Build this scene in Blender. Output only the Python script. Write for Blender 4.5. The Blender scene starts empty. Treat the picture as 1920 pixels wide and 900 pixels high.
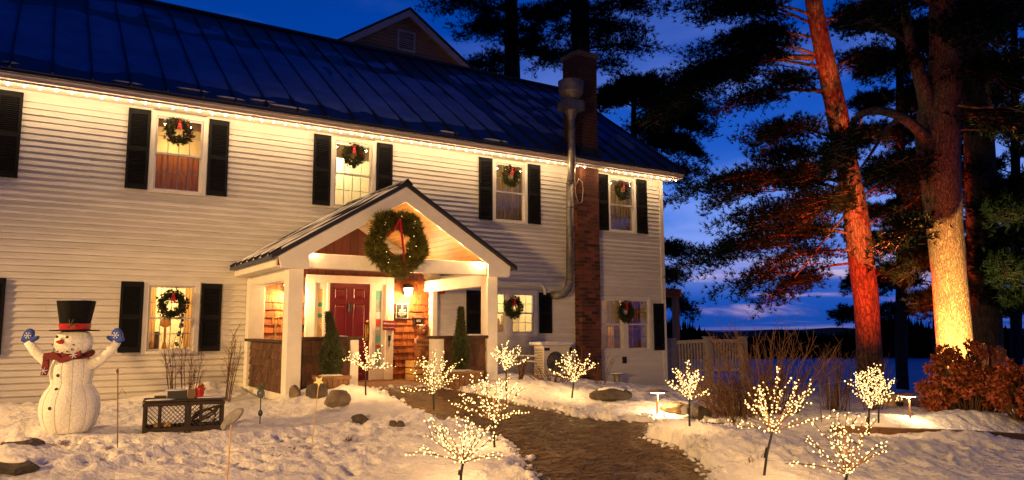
import bpy, math, random
import numpy as np
from mathutils import Vector, Matrix, Quaternion

scn = bpy.context.scene
COL = scn.collection
rad = math.radians

# ------------------------------------------------------------------ camera
CAM = np.array([0.0, -14.0833, 0.0])
FPX, YAW, PIT, ROLL = 1398.4, 0.575184, 0.118866, -0.003784


def cam_axes():
    cy, sy = math.cos(YAW), math.sin(YAW)
    cp, sp = math.cos(PIT), math.sin(PIT)
    f = np.array([sy * cp, cy * cp, sp])
    r = np.array([cy, -sy, 0.0])
    u = np.cross(r, f)
    cr, sr = math.cos(ROLL), math.sin(ROLL)
    return cr * r + sr * u, -sr * r + cr * u, f


AR, AU, AF = cam_axes()
cam_data = bpy.data.cameras.new('camera')
cam_data.sensor_fit = 'HORIZONTAL'
cam_data.sensor_width = 36.0
cam_data.lens = FPX / 1920 * 36.0
cam_data.clip_start = 0.05
cam_data.clip_end = 3000
cam = bpy.data.objects.new('camera', cam_data)
COL.objects.link(cam)
cam.matrix_world = Matrix(((AR[0], AU[0], -AF[0], CAM[0]), (AR[1], AU[1], -AF[1], CAM[1]),
                           (AR[2], AU[2], -AF[2], CAM[2]), (0, 0, 0, 1)))
scn.camera = cam

# ------------------------------------------------------------------ render and view
scn.render.engine = 'CYCLES'
scn.view_settings.view_transform = 'Standard'
scn.view_settings.look = 'None'
scn.view_settings.exposure = 0.0
scn.view_settings.gamma = 1.0
cy = scn.cycles
cy.use_denoising = True
try:
    cy.denoiser = 'OPENIMAGEDENOISE'
    cy.denoising_input_passes = 'RGB_ALBEDO_NORMAL'
except Exception:
    pass
cy.max_bounces = 5
cy.diffuse_bounces = 3
cy.glossy_bounces = 2
cy.transmission_bounces = 4
cy.transparent_max_bounces = 12
cy.sample_clamp_indirect = 2.0
cy.use_light_tree = True
cy.caustics_reflective = False
cy.caustics_refractive = False

# ------------------------------------------------------------------ dusk sky
WARM = (1.0, 0.55, 0.18)
world = bpy.data.worlds.new('World')
scn.world = world
world.use_nodes = True
wn, wl = world.node_tree.nodes, world.node_tree.links
wn.clear()


def wmath(op, a, b=None, c=None, clamp=False):
    n = wn.new('ShaderNodeMath')
    n.operation = op
    n.use_clamp = clamp
    for i, v in enumerate((a, b, c)):
        if v is None:
            continue
        if isinstance(v, (int, float)):
            n.inputs[i].default_value = v
        else:
            wl.new(v, n.inputs[i])
    return n.outputs[0]


def wramp(fac, stops, interp='EASE'):
    n = wn.new('ShaderNodeValToRGB')
    n.color_ramp.interpolation = interp
    el = n.color_ramp.elements
    while len(el) < len(stops):
        el.new(0.5)
    for e, (p, c) in zip(el, stops):
        e.position = p
        e.color = tuple(c) + (1,)
    wl.new(fac, n.inputs[0])
    return n.outputs[0]


def wmix(fac, a, b, mode='MIX'):
    n = wn.new('ShaderNodeMix')
    n.data_type = 'RGBA'
    n.blend_type = mode
    n.clamp_result = False
    for i, v in ((0, fac), (6, a), (7, b)):
        if isinstance(v, (int, float)):
            n.inputs[i].default_value = v
        elif isinstance(v, tuple):
            n.inputs[i].default_value = v + (1,)
        else:
            wl.new(v, n.inputs[i])
    return n.outputs[2]


tc = wn.new('ShaderNodeTexCoord')
sx = wn.new('ShaderNodeSeparateXYZ')
wl.new(tc.outputs['Generated'], sx.inputs[0])
SUNSET = (0.83, 0.557)
az = wmath('ADD', wmath('MULTIPLY', sx.outputs[0], SUNSET[0]), wmath('MULTIPLY', sx.outputs[1], SUNSET[1]))
glow = wmath('MULTIPLY_ADD', az, 0.5, 0.5, clamp=True)             # 1 towards the sunset, 0 away from it
elev = wmath('MAXIMUM', sx.outputs[2], 0.0)
base_near = wramp(elev, [(0.0, (0.008, 0.065, 0.38)), (0.05, (0.01, 0.085, 0.48)), (0.16, (0.08, 0.22, 0.80)),
                         (0.24, (0.012, 0.10, 0.56)), (0.36, (0.0, 0.058, 0.42)), (0.55, (0.0, 0.03, 0.26)), (1.0, (0.0, 0.014, 0.115))])
base_far = wramp(elev, [(0.0, (0.002, 0.010, 0.06)), (0.2, (0.0005, 0.009, 0.065)), (1.0, (0.0, 0.009, 0.075))])
gfac = wmath('POWER', glow, 1.6)
sky_col = wmix(gfac, base_far, base_near)
# streaky clouds low over the sunset and a few softer ones above
mp = wn.new('ShaderNodeMapping')
mp.inputs['Scale'].default_value = (1.7, 1.7, 17.0)
wl.new(tc.outputs['Generated'], mp.inputs['Vector'])
nz = wn.new('ShaderNodeTexNoise')
nz.inputs['Scale'].default_value = 2.3
nz.inputs['Detail'].default_value = 6
nz.inputs['Roughness'].default_value = 0.55
nz.inputs['Distortion'].default_value = 0.7
wl.new(mp.outputs[0], nz.inputs['Vector'])
streak = wramp(nz.outputs[0], [(0.46, (0, 0, 0)), (0.58, (1, 1, 1))])
band = wramp(elev, [(0.0, (0.2, 0.2, 0.2)), (0.02, (0.5, 0.5, 0.5)), (0.045, (1, 1, 1)), (0.075, (0.8, 0.8, 0.8)), (0.105, (0, 0, 0))])
warmth = wmath('POWER', glow, 9.0)
low_fac = wmath('MULTIPLY', wmath('MULTIPLY', streak, band), warmth, clamp=True)
pink = wramp(nz.outputs[0], [(0.45, (0.10, 0.11, 0.38)), (0.56, (0.48, 0.33, 0.60)), (0.64, (1.0, 0.72, 0.70))])
sky_col = wmix(wmath('MULTIPLY', low_fac, 0.75), sky_col, pink)
mp2 = wn.new('ShaderNodeMapping')
mp2.inputs['Scale'].default_value = (2.2, 2.2, 7.0)
mp2.inputs['Location'].default_value = (0.3, 0.7, 0.2)
wl.new(tc.outputs['Generated'], mp2.inputs['Vector'])
nz2 = wn.new('ShaderNodeTexNoise')
nz2.inputs['Scale'].default_value = 1.6
nz2.inputs['Detail'].default_value = 5
wl.new(mp2.outputs[0], nz2.inputs['Vector'])
bank = wramp(nz2.outputs[0], [(0.46, (0, 0, 0)), (0.66, (1, 1, 1))])
bank_band = wramp(elev, [(0.03, (0, 0, 0)), (0.10, (1, 1, 1)), (0.26, (0.5, 0.5, 0.5)), (0.45, (0.12, 0.12, 0.12)), (0.7, (0, 0, 0))])
hi_fac = wmath('MULTIPLY', wmath('MULTIPLY', bank, bank_band), wmath('POWER', glow, 2.0))
sky_col = wmix(wmath('MULTIPLY', hi_fac, 0.8), sky_col, (0.26, 0.39, 0.95))
nsky = wn.new('ShaderNodeTexSky')
nsky.sky_type = 'NISHITA'
nsky.sun_disc = False
nsky.sun_elevation = rad(-4.0)
nsky.sun_rotation = math.atan2(SUNSET[0], SUNSET[1])
sky_col = wmix(0.006, sky_col, nsky.outputs[0], 'ADD')
bg = wn.new('ShaderNodeBackground')
bg.inputs['Strength'].default_value = 1.0
wl.new(sky_col, bg.inputs['Color'])
wo = wn.new('ShaderNodeOutputWorld')
wl.new(bg.outputs[0], wo.inputs['Surface'])


# ------------------------------------------------------------------ lamps outside the frame: yard flood on the left, two added unseen fills
def lamp(kind, name, loc, power, color=WARM, size=0.1, aim=None, angle=None, blend=0.2, parent=None):
    d = bpy.data.lights.new(name, kind)
    d.energy = power
    d.color = color
    if kind in ('POINT', 'SPOT'):
        d.shadow_soft_size = size
    if kind == 'SPOT':
        d.spot_size = rad(angle)
        d.spot_blend = blend
    o = bpy.data.objects.new(name, d)
    COL.objects.link(o)
    o.location = loc
    if aim is not None:
        o.rotation_euler = (Vector(aim) - Vector(loc)).to_track_quat('-Z', 'Y').to_euler()
    return o


lamp('SPOT', 'yard_flood_light', (-6.5, -2.5, 2.55), 3900, WARM, 0.12, aim=(5, -2.9, -1.6), angle=62, blend=0.8)
lamp('SPOT', 'added_front_fill', (-4.0, -12.5, 0.9), 4100, WARM, 0.3, aim=(5.4, -2.4, -0.75), angle=58, blend=1.0)  # unseen spot added as warm front fill for wall and snow
lamp('SPOT', 'added_right_fill', (1.0, -15.2, 1.5), 1900, (1.0, 0.58, 0.16), 0.2, aim=(8.6, -9.2, -2.0), angle=44, blend=1.0)  # unseen spot added to warm the snow on the right

# ------------------------------------------------------------------ helpers
def ray(px, py):
    return AF + AR * (px - 960) / FPX - AU * (py - 450) / FPX


def on_y(px, py, y):
    d = ray(px, py)
    return Vector(CAM + d * ((y - CAM[1]) / d[1]))


def at(px, py, depth):
    return Vector(CAM + ray(px, py) * depth)


ORG = {}


def tag(o, label=None, cat=None, group=None, kind=None):
    for k, v in (('label', label), ('category', cat), ('group', group), ('kind', kind)):
        if v:
            o[k] = v
    return o


def thing(name, loc, label, cat, group=None):
    o = bpy.data.objects.new(name, None)
    o.empty_display_size = 0.2
    COL.objects.link(o)
    o.location = loc
    ORG[o.name] = Vector(loc)
    return tag(o, label, cat, group)


def link_mesh(name, me, parent=None, loc=None, rot=None, scale=None):
    o = bpy.data.objects.new(name, me)
    COL.objects.link(o)
    if parent is not None:
        o.parent = parent
        org = ORG[parent.name]
        ORG[o.name] = org
    else:
        org = Vector((0, 0, 0))
        ORG[o.name] = org
    if loc is not None:
        o.location = Vector(loc) - (org if parent is not None and parent.parent is None else Vector((0, 0, 0)))
    if rot is not None:
        o.rotation_euler = rot
    if scale is not None:
        o.scale = scale
    return o


def inst(name, me, parent, loc, rot=None, scale=None):
    """a piece sharing mesh data, placed at a world point under a thing or a part (parents carry no rotation)"""
    o = bpy.data.objects.new(name, me)
    COL.objects.link(o)
    o.parent = parent
    pw = Vector((0, 0, 0))
    q = parent
    while q is not None:
        pw += q.location
        q = q.parent
    ORG[o.name] = Vector(loc)
    o.location = Vector(loc) - pw
    if rot is not None:
        o.rotation_euler = rot
    if scale is not None:
        o.scale = scale
    return o


class MB:
    def __init__(s):
        s.v = []
        s.f = []

    def add(s, vs, fs):
        b = len(s.v)
        s.v.extend([tuple(p) for p in vs])
        s.f.extend([tuple(i + b for i in f) for f in fs])

    def box(s, x0, x1, y0, y1, z0, z1, M=None):
        vs = [Vector((x, y, z)) for z in (z0, z1) for y in (y0, y1) for x in (x0, x1)]
        if M is not None:
            vs = [M @ p for p in vs]
        s.add(vs, [(0, 2, 3, 1), (4, 5, 7, 6), (0, 1, 5, 4), (2, 6, 7, 3), (0, 4, 6, 2), (1, 3, 7, 5)])
        return s

    def beam(s, a, b, w, h, up=(0, 0, 1)):
        """a squared bar from a to b"""
        a, b = Vector(a), Vector(b)
        d = (b - a).normalized()
        r = d.cross(Vector(up))
        if r.length < 1e-4:
            r = d.cross(Vector((1, 0, 0)))
        r.normalize()
        u = r.cross(d)
        vs = []
        for p in (a, b):
            for i, j in ((-1, -1), (1, -1), (1, 1), (-1, 1)):
                vs.append(p + r * (i * w / 2) + u * (j * h / 2))
        s.add(vs, [(3, 2, 1, 0), (4, 5, 6, 7), (0, 1, 5, 4), (1, 2, 6, 5), (2, 3, 7, 6), (3, 0, 4, 7)])
        return s

    def tube(s, pts, rs, n=6, caps=True):
        pts = [Vector(p) for p in pts]
        if isinstance(rs, (int, float)):
            rs = [rs] * len(pts)
        d0 = (pts[1] - pts[0]).normalized()
        r = d0.cross(Vector((0, 0, 1)))
        if r.length < 0.05:
            r = d0.cross(Vector((1, 0, 0)))
        r.normalize()
        b = len(s.v)
        for i, p in enumerate(pts):
            d = (pts[min(i + 1, len(pts) - 1)] - pts[max(i - 1, 0)])
            if d.length < 1e-9:
                d = d0
            d.normalize()
            r = (r - d * r.dot(d))
            if r.length < 1e-6:
                r = d.orthogonal()
            r.normalize()
            u = d.cross(r)
            for k in range(n):
                a = 2 * math.pi * k / n
                s.v.append(tuple(p + (r * math.cos(a) + u * math.sin(a)) * rs[i]))
        for i in range(len(pts) - 1):
            for k in range(n):
                k2 = (k + 1) % n
                s.f.append((b + i * n + k, b + i * n + k2, b + (i + 1) * n + k2, b + (i + 1) * n + k))
        if caps:
            s.f.append(tuple(b + k for k in reversed(range(n))))
            e = b + (len(pts) - 1) * n
            s.f.append(tuple(e + k for k in range(n)))
        return s

    def lathe(s, prof, n=24, c=(0, 0, 0), gore=0, gamp=0.0, M=None):
        c = Vector(c)
        b = len(s.v)
        for (r, z) in prof:
            for k in range(n):
                a = 2 * math.pi * k / n
                rr = r * (1 - gamp * abs(math.cos(gore * a / 2)) ** 8) if gore else r
                p = Vector((rr * math.cos(a), rr * math.sin(a), z))
                if M is not None:
                    p = M @ p
                s.v.append(tuple(c + p))
        for i in range(len(prof) - 1):
            for k in range(n):
                k2 = (k + 1) % n
                s.f.append((b + i * n + k, b + i * n + k2, b + (i + 1) * n + k2, b + (i + 1) * n + k))
        s.f.append(tuple(b + k for k in reversed(range(n))))
        e = b + (len(prof) - 1) * n
        s.f.append(tuple(e + k for k in range(n)))
        return s

    def prism(s, poly, a, b, axis='y'):
        """a polygon in the plane across axis, extruded from a to b along it"""
        n = len(poly)
        vs = []
        for t in (a, b):
            for (p, q) in poly:
                vs.append({'y': (p, t, q), 'x': (t, p, q), 'z': (p, q, t)}[axis])
        fs = [tuple(range(n)), tuple(reversed(range(n, 2 * n)))]
        for i in range(n):
            j = (i + 1) % n
            fs.append((i, i + n, j + n, j))
        s.add(vs, fs)
        return s

    def ball(s, c, r, nu=8, nv=5, sq=(1, 1, 1)):
        c = Vector(c)
        b = len(s.v)
        s.v.append((c.x, c.y, c.z - r * sq[2]))
        for j in range(1, nv):
            t = math.pi * j / nv
            for k in range(nu):
                a = 2 * math.pi * k / nu
                s.v.append((c.x + r * sq[0] * math.sin(t) * math.cos(a), c.y + r * sq[1] * math.sin(t) * math.sin(a), c.z - r * sq[2] * math.cos(t)))
        s.v.append((c.x, c.y, c.z + r * sq[2]))
        top = len(s.v) - 1
        for k in range(nu):
            k2 = (k + 1) % nu
            s.f.append((b, b + 1 + k2, b + 1 + k))
            for j in range(nv - 2):
                s.f.append((b + 1 + j * nu + k, b + 1 + j * nu + k2, b + 1 + (j + 1) * nu + k2, b + 1 + (j + 1) * nu + k))
            s.f.append((b + 1 + (nv - 2) * nu + k, b + 1 + (nv - 2) * nu + k2, top))
        return s

    def tri_soup(s, V):
        """V: (n,3,3) triangles"""
        b = len(s.v)
        V = np.asarray(V).reshape(-1, 3)
        s.v.extend(map(tuple, V.tolist()))
        s.f.extend([(b + i, b + i + 1, b + i + 2) for i in range(0, len(V), 3)])
        return s

    def mesh(s, name, mat, smooth=False, org=Vector((0, 0, 0))):
        me = bpy.data.meshes.new(name)
        v = [(p[0] - org[0], p[1] - org[1], p[2] - org[2]) for p in s.v]
        me.from_pydata(v, [], s.f)
        me.materials.append(mat)
        if smooth:
            me.polygons.foreach_set('use_smooth', [True] * len(me.polygons))
        me.update()
        return me

    def part(s, name, mat, parent=None, smooth=False, label=None, kind=None):
        org = ORG[parent.name] if parent is not None else Vector((0, 0, 0))
        o = link_mesh(name, s.mesh(name, mat, smooth, org), parent)
        if label:
            o['label'] = label
        if kind:
            o['kind'] = kind
        return o


def bevel(o, w=0.006, seg=1):
    m = o.modifiers.new('bevel', 'BEVEL')
    m.width = w
    m.segments = seg
    m.limit_method = 'ANGLE'
    return o


# ------------------------------------------------------------------ materials
MATS = {}


def mat(name, col, rough=0.6, var=0.15, vscale=6.0, bump=0.0, bscale=40.0, metal=0.0, rnd=0.0, stretch=None, spec=0.5,
        emit=None, estr=0.0, col2=None, sss=0.0, trans=0.0, coord='Object'):
    if name in MATS:
        return MATS[name]
    m = bpy.data.materials.new(name)
    m.use_nodes = True
    n, l = m.node_tree.nodes, m.node_tree.links
    bs = n['Principled BSDF']
    bs.inputs['Roughness'].default_value = rough
    bs.inputs['Metallic'].default_value = metal
    bs.inputs['Specular IOR Level'].default_value = spec
    if trans:
        bs.inputs['Transmission Weight'].default_value = trans
    tcn = n.new('ShaderNodeTexCoord')
    mpn = n.new('ShaderNodeMapping')
    if stretch:
        mpn.inputs['Scale'].default_value = stretch
    l.new(tcn.outputs[coord], mpn.inputs['Vector'])
    nt = n.new('ShaderNodeTexNoise')
    nt.inputs['Scale'].default_value = vscale
    nt.inputs['Detail'].default_value = 6
    nt.inputs['Roughness'].default_value = 0.6
    l.new(mpn.outputs[0], nt.inputs['Vector'])
    rmp = n.new('ShaderNodeValToRGB')
    c2 = col2 if col2 else tuple(min(1, c * (1 + var)) for c in col)
    c1 = col if col2 else tuple(c * (1 - var) for c in col)
    rmp.color_ramp.elements[0].position = 0.32
    rmp.color_ramp.elements[1].position = 0.68
    rmp.color_ramp.elements[0].color = tuple(c1) + (1,)
    rmp.color_ramp.elements[1].color = tuple(c2) + (1,)
    l.new(nt.outputs[0], rmp.inputs[0])
    out = rmp.outputs[0]
    if rnd:
        oi = n.new('ShaderNodeObjectInfo')
        ma = n.new('ShaderNodeMapRange')
        ma.inputs['To Min'].default_value = 1 - rnd
        ma.inputs['To Max'].default_value = 1 + rnd
        l.new(oi.outputs['Random'], ma.inputs[0])
        mx = n.new('ShaderNodeVectorMath')
        mx.operation = 'SCALE'
        l.new(out, mx.inputs[0])
        l.new(ma.outputs[0], mx.inputs['Scale'])
        out = mx.outputs[0]
    l.new(out, bs.inputs['Base Color'])
    if bump:
        nb = n.new('ShaderNodeTexNoise')
        nb.inputs['Scale'].default_value = bscale
        nb.inputs['Detail'].default_value = 5
        l.new(mpn.outputs[0], nb.inputs['Vector'])
        bp = n.new('ShaderNodeBump')
        bp.inputs['Strength'].default_value = bump
        bp.inputs['Distance'].default_value = 0.03
        l.new(nb.outputs[0], bp.inputs['Height'])
        l.new(bp.outputs[0], bs.inputs['Normal'])
    if emit:
        bs.inputs['Emission Color'].default_value = tuple(emit) + (1,)
        bs.inputs['Emission Strength'].default_value = estr
    if sss:
        bs.inputs['Subsurface Weight'].default_value = sss
        bs.inputs['Subsurface Radius'].default_value = (0.05, 0.03, 0.02)
    MATS[name] = m
    return m


def glass_mat(name, tint=(0.9, 0.95, 0.95), gloss=0.12):
    m = bpy.data.materials.new(name)
    m.use_nodes = True
    n, l = m.node_tree.nodes, m.node_tree.links
    n.clear()
    o = n.new('ShaderNodeOutputMaterial')
    mx = n.new('ShaderNodeMixShader')
    t = n.new('ShaderNodeBsdfTransparent')
    t.inputs[0].default_value = tint + (1,)
    g = n.new('ShaderNodeBsdfGlossy')
    g.inputs['Roughness'].default_value = 0.04
    fr = n.new('ShaderNodeFresnel')
    fr.inputs[0].default_value = 1.45
    mm = n.new('ShaderNodeMath')
    mm.operation = 'ADD'
    mm.inputs[1].default_value = gloss
    l.new(fr.outputs[0], mm.inputs[0])
    l.new(mm.outputs[0], mx.inputs[0])
    l.new(t.outputs[0], mx.inputs[1])
    l.new(g.outputs[0], mx.inputs[2])
    l.new(mx.outputs[0], o.inputs[0])
    MATS[name] = m
    return m


def emit_mat(name, col, strength):
    m = bpy.data.materials.new(name)
    m.use_nodes = True
    n, l = m.node_tree.nodes, m.node_tree.links
    n.clear()
    o = n.new('ShaderNodeOutputMaterial')
    e = n.new('ShaderNodeEmission')
    e.inputs[0].default_value = tuple(col) + (1,)
    e.inputs[1].default_value = strength
    l.new(e.outputs[0], o.inputs[0])
    m.cycles.emission_sampling = 'NONE'
    MATS[name] = m
    return m


def bark_mat(name, c1, c2, scale=14.0, dist=0.03):
    """ridged bark: dark furrows running up the trunk between paler plates"""
    m = bpy.data.materials.new(name)
    m.use_nodes = True
    n, l = m.node_tree.nodes, m.node_tree.links
    bs = n['Principled BSDF']
    bs.inputs['Roughness'].default_value = 0.9
    tcn = n.new('ShaderNodeTexCoord')
    mpn = n.new('ShaderNodeMapping')
    mpn.inputs['Scale'].default_value = (1, 1, 0.28)
    l.new(tcn.outputs['Object'], mpn.inputs[0])
    vo = n.new('ShaderNodeTexVoronoi')
    vo.feature = 'DISTANCE_TO_EDGE'
    vo.inputs['Scale'].default_value = scale
    nz_ = n.new('ShaderNodeTexNoise')
    nz_.inputs['Scale'].default_value = 9
    nz_.inputs['Detail'].default_value = 5
    l.new(mpn.outputs[0], nz_.inputs[0])
    mv = n.new('ShaderNodeMix')
    mv.data_type = 'VECTOR'
    mv.inputs[0].default_value = 0.22
    l.new(mpn.outputs[0], mv.inputs[4])
    l.new(nz_.outputs['Color'], mv.inputs[5])
    l.new(mv.outputs[1], vo.inputs['Vector'])
    rp = n.new('ShaderNodeValToRGB')
    rp.color_ramp.elements[0].position = 0.02
    rp.color_ramp.elements[0].color = tuple(c1) + (1,)
    rp.color_ramp.elements[1].position = 0.22
    rp.color_ramp.elements[1].color = tuple(c2) + (1,)
    l.new(vo.outputs['Distance'], rp.inputs[0])
    mx = n.new('ShaderNodeMix')
    mx.data_type = 'RGBA'
    mx.blend_type = 'MULTIPLY'
    mx.inputs[0].default_value = 0.6
    l.new(rp.outputs[0], mx.inputs[6])
    r2 = n.new('ShaderNodeValToRGB')
    r2.color_ramp.elements[0].position = 0.3
    r2.color_ramp.elements[0].color = (0.45, 0.45, 0.45, 1)
    r2.color_ramp.elements[1].position = 0.7
    l.new(nz_.outputs[0], r2.inputs[0])
    l.new(r2.outputs[0], mx.inputs[7])
    l.new(mx.outputs[2], bs.inputs['Base Color'])
    bp = n.new('ShaderNodeBump')
    bp.inputs['Strength'].default_value = 0.9
    bp.inputs['Distance'].default_value = dist
    l.new(vo.outputs['Distance'], bp.inputs['Height'])
    l.new(bp.outputs[0], bs.inputs['Normal'])
    MATS[name] = m
    return m


WHITE = mat('white_vinyl', (0.72, 0.70, 0.65), 0.5, 0.06, 3.0, 0.05, 30, rnd=0.04)
SIDING = mat('vinyl_siding', (0.70, 0.68, 0.62), 0.55, 0.10, 1.6, 0.06, 8, rnd=0.05, stretch=(1, 1, 5))
TRIM = mat('painted_trim', (0.76, 0.73, 0.66), 0.5, 0.07, 5.0, 0.08, 35)
SHUT = mat('shutter_paint', (0.009, 0.0095, 0.012), 0.7, 0.25, 12, spec=.12)
ROOFM = mat('roof_metal', (0.02, 0.034, 0.08), 0.42, 0.25, 1.2, 0.05, 6, rnd=0.10)
ROOFD = mat('roof_edge_metal', (0.018, 0.018, 0.022), 0.5, 0.2, 5)
GUTTER = mat('gutter_paint', (0.50, 0.42, 0.38), 0.5, 0.1, 3)
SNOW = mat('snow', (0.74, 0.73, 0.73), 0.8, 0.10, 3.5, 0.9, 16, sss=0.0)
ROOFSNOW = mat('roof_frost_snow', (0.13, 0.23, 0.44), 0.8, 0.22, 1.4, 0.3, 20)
BRICK = mat('red_brick', (0.125, 0.036, 0.02), 0.85, 0.35, 18, 0.4, 60, rnd=0.75)
MORTAR = mat('mortar', (0.12, 0.09, 0.075), 0.9, 0.3, 30, 0.3, 90)
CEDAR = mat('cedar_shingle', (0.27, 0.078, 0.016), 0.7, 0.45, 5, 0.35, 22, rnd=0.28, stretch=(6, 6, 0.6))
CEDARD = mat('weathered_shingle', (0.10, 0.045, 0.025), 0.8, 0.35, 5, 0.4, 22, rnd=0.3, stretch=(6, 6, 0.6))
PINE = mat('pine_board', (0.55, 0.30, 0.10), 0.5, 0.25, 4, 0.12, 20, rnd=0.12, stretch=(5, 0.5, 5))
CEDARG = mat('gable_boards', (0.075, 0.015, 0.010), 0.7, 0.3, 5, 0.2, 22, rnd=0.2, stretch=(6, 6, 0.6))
REDDOOR = mat('red_door_paint', (0.135, 0.004, 0.008), 0.35, 0.1, 4)
BLACK = mat('black_metal', (0.012, 0.012, 0.012), 0.45, 0.2, 8)
BRASS = mat('brass', (0.45, 0.27, 0.09), 0.35, 0.2, 8, metal=0.9)
STEEL = mat('galvanised_steel', (0.20, 0.185, 0.17), 0.5, 0.4, 5, 0.15, 12, metal=0.6)
WOODD = mat('dark_wood', (0.055, 0.03, 0.018), 0.8, 0.4, 8, 0.4, 40, stretch=(1, 1, 4))
WOODM = mat('brown_wood', (0.17, 0.085, 0.04), 0.75, 0.35, 8, 0.3, 40, stretch=(1, 1, 4))
WOODY = mat('yellow_wood', (0.50, 0.30, 0.10), 0.6, 0.2, 8, 0.15, 30)
TWIG = mat('bare_twig', (0.13, 0.065, 0.03), 0.85, 0.4, 10)
TWIGR = mat('red_brown_twig', (0.12, 0.055, 0.025), 0.85, 0.4, 10)
ROCK = mat('field_stone', (0.17, 0.13, 0.09), 0.9, 0.45, 5, 0.9, 14)
ROCKD = mat('dark_stone', (0.07, 0.055, 0.045), 0.9, 0.5, 5, 0.9, 14)
GRAVEL = mat('sanded_path', (0.045, 0.022, 0.008), 0.5, 0.5, 9, 0.7, 22, col2=(0.21, 0.115, 0.042), stretch=(1.6, .8, 1))
GREEN1 = mat('wreath_green', (0.030, 0.048, 0.012), 0.7, 0.5, 14, rnd=0.2)
GREEN2 = mat('fir_green', (0.14, 0.13, 0.018), 0.65, 0.6, 10)
CONIF = mat('arborvitae_green', (0.045, 0.055, 0.018), 0.75, 0.5, 12)
NEEDLE = mat('pine_needles', (0.006, 0.014, 0.008), 0.9, 0.4, 2, spec=.04)
REDC = mat('red_ribbon', (0.42, 0.012, 0.018), 0.45, 0.2, 12)
BERRY = mat('red_berry', (0.5, 0.02, 0.015), 0.3, 0.1, 5)
CREAM = mat('room_paint', (0.72, 0.58, 0.36), 0.8, 0.1, 2)


def cloth_mat(*a, thin=.6, **k):
    """thin cloth: part of the light comes through"""
    m = mat(*a, **k)
    n, l = m.node_tree.nodes, m.node_tree.links
    bs = n['Principled BSDF']
    tr = n.new('ShaderNodeBsdfTranslucent')
    l.new(bs.inputs['Base Color'].links[0].from_socket, tr.inputs[0])
    mx = n.new('ShaderNodeMixShader')
    mx.inputs[0].default_value = thin
    l.new(bs.outputs[0], mx.inputs[1])
    l.new(tr.outputs[0], mx.inputs[2])
    l.new(mx.outputs[0], n['Material Output'].inputs[0])
    return m


CURT = cloth_mat('curtain_cloth', (0.60, 0.36, 0.14), 0.85, 0.2, 8, stretch=(8, 8, 0.3))
CURTB = cloth_mat('brown_curtain_cloth', (0.34, 0.13, 0.03), 0.85, 0.25, 6, stretch=(8, 8, 0.3))
BLIND = cloth_mat('beige_blind', (0.42, 0.29, 0.15), 0.85, 0.15, 4)
GLASS = glass_mat('window_glass', gloss=0.02)
BULB = emit_mat('warm_bulb', (1.0, 0.63, 0.22), 4.0)
BULB_E = emit_mat('eave_bulb', (1.0, 0.84, 0.58), 9.0)
LAMPG = emit_mat('lit_lamp_glass', (1.0, 0.82, 0.50), 8.0)
BARK_R = bark_mat('red_pine_bark', (0.06, 0.03, 0.02), (0.22, 0.12, 0.08), 15.0, 0.025)
BARK_P = bark_mat('pale_bark', (0.06, 0.035, 0.02), (0.26, 0.17, 0.09), 30.0, 0.02)
BARK_D = bark_mat('dark_bark', (0.02, 0.015, 0.012), (0.06, 0.04, 0.03), 13.0, 0.02)
rng = random.Random(7)
nrng = np.random.default_rng(11)


def fnoise(seed):
    g = np.random.default_rng(seed).random((256, 256))

    def f(x, y):
        xi = np.floor(x).astype(int)
        yi = np.floor(y).astype(int)
        u = x - xi
        v = y - yi
        u = u * u * (3 - 2 * u)
        v = v * v * (3 - 2 * v)
        a = g[xi % 256, yi % 256]
        b = g[(xi + 1) % 256, yi % 256]
        c = g[xi % 256, (yi + 1) % 256]
        d = g[(xi + 1) % 256, (yi + 1) % 256]
        return (a * (1 - u) + b * u) * (1 - v) + (c * (1 - u) + d * u) * v - 0.5
    return f


def fbm(x, y, seed, octaves=4, gain=0.5):
    t = 0
    a = 1.0
    s = 1.0
    for k in range(octaves):
        t = t + a * fnoise(seed + k)(x * s + 17.3 * k, y * s - 9.1 * k)
        a *= gain
        s *= 2.03
    return t

# ------------------------------------------------------------------ the lie of the land
LAKE_Z = -8.0


def sstep(a, b, x):
    t = np.clip((x - a) / (b - a), 0, 1)
    return t * t * (3 - 2 * t)


def base(x, y):
    x = np.asarray(x, float)
    y = np.asarray(y, float)
    zw = np.interp(x, [-50, 3, 5, 8.8, 10.3, 11.6, 13.8, 18, 24, 60], [-1.18, -1.18, -1.03, -1.05, -1.16, -1.36, -1.5, -1.75, -2.0, -2.4])
    t = sstep(-13.5, -0.5, y)
    zf = np.interp(x, [-50, 0, 10, 20, 40], [-1.62, -1.62, -1.66, -1.85, -2.3])
    z = zf * (1 - t) + zw * t
    z = z + 0.10 * np.exp(-(((x - 5.6) / 2.3) ** 2 + ((y + 2.2) / 1.7) ** 2))
    dep = x * .544 + (y + 14.08) * .839
    s = sstep(23, 34, dep) * sstep(8, 15, x - 0.3 * y)
    z = z * (1 - s) + (LAKE_Z - 0.5) * s
    far = sstep(196, 330, dep)
    return z * (1 - far) + far * (LAKE_Z + 6)


def march(px, py, fn):
    d = ray(px, py)
    t = 2.0
    while t < 150:
        p = CAM + d * t
        if p[2] < float(fn(p[0], p[1])):
            break
        t += 0.02
    return Vector(CAM + d * t)


def gp(px, py):
    return march(px, py, base)


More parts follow.
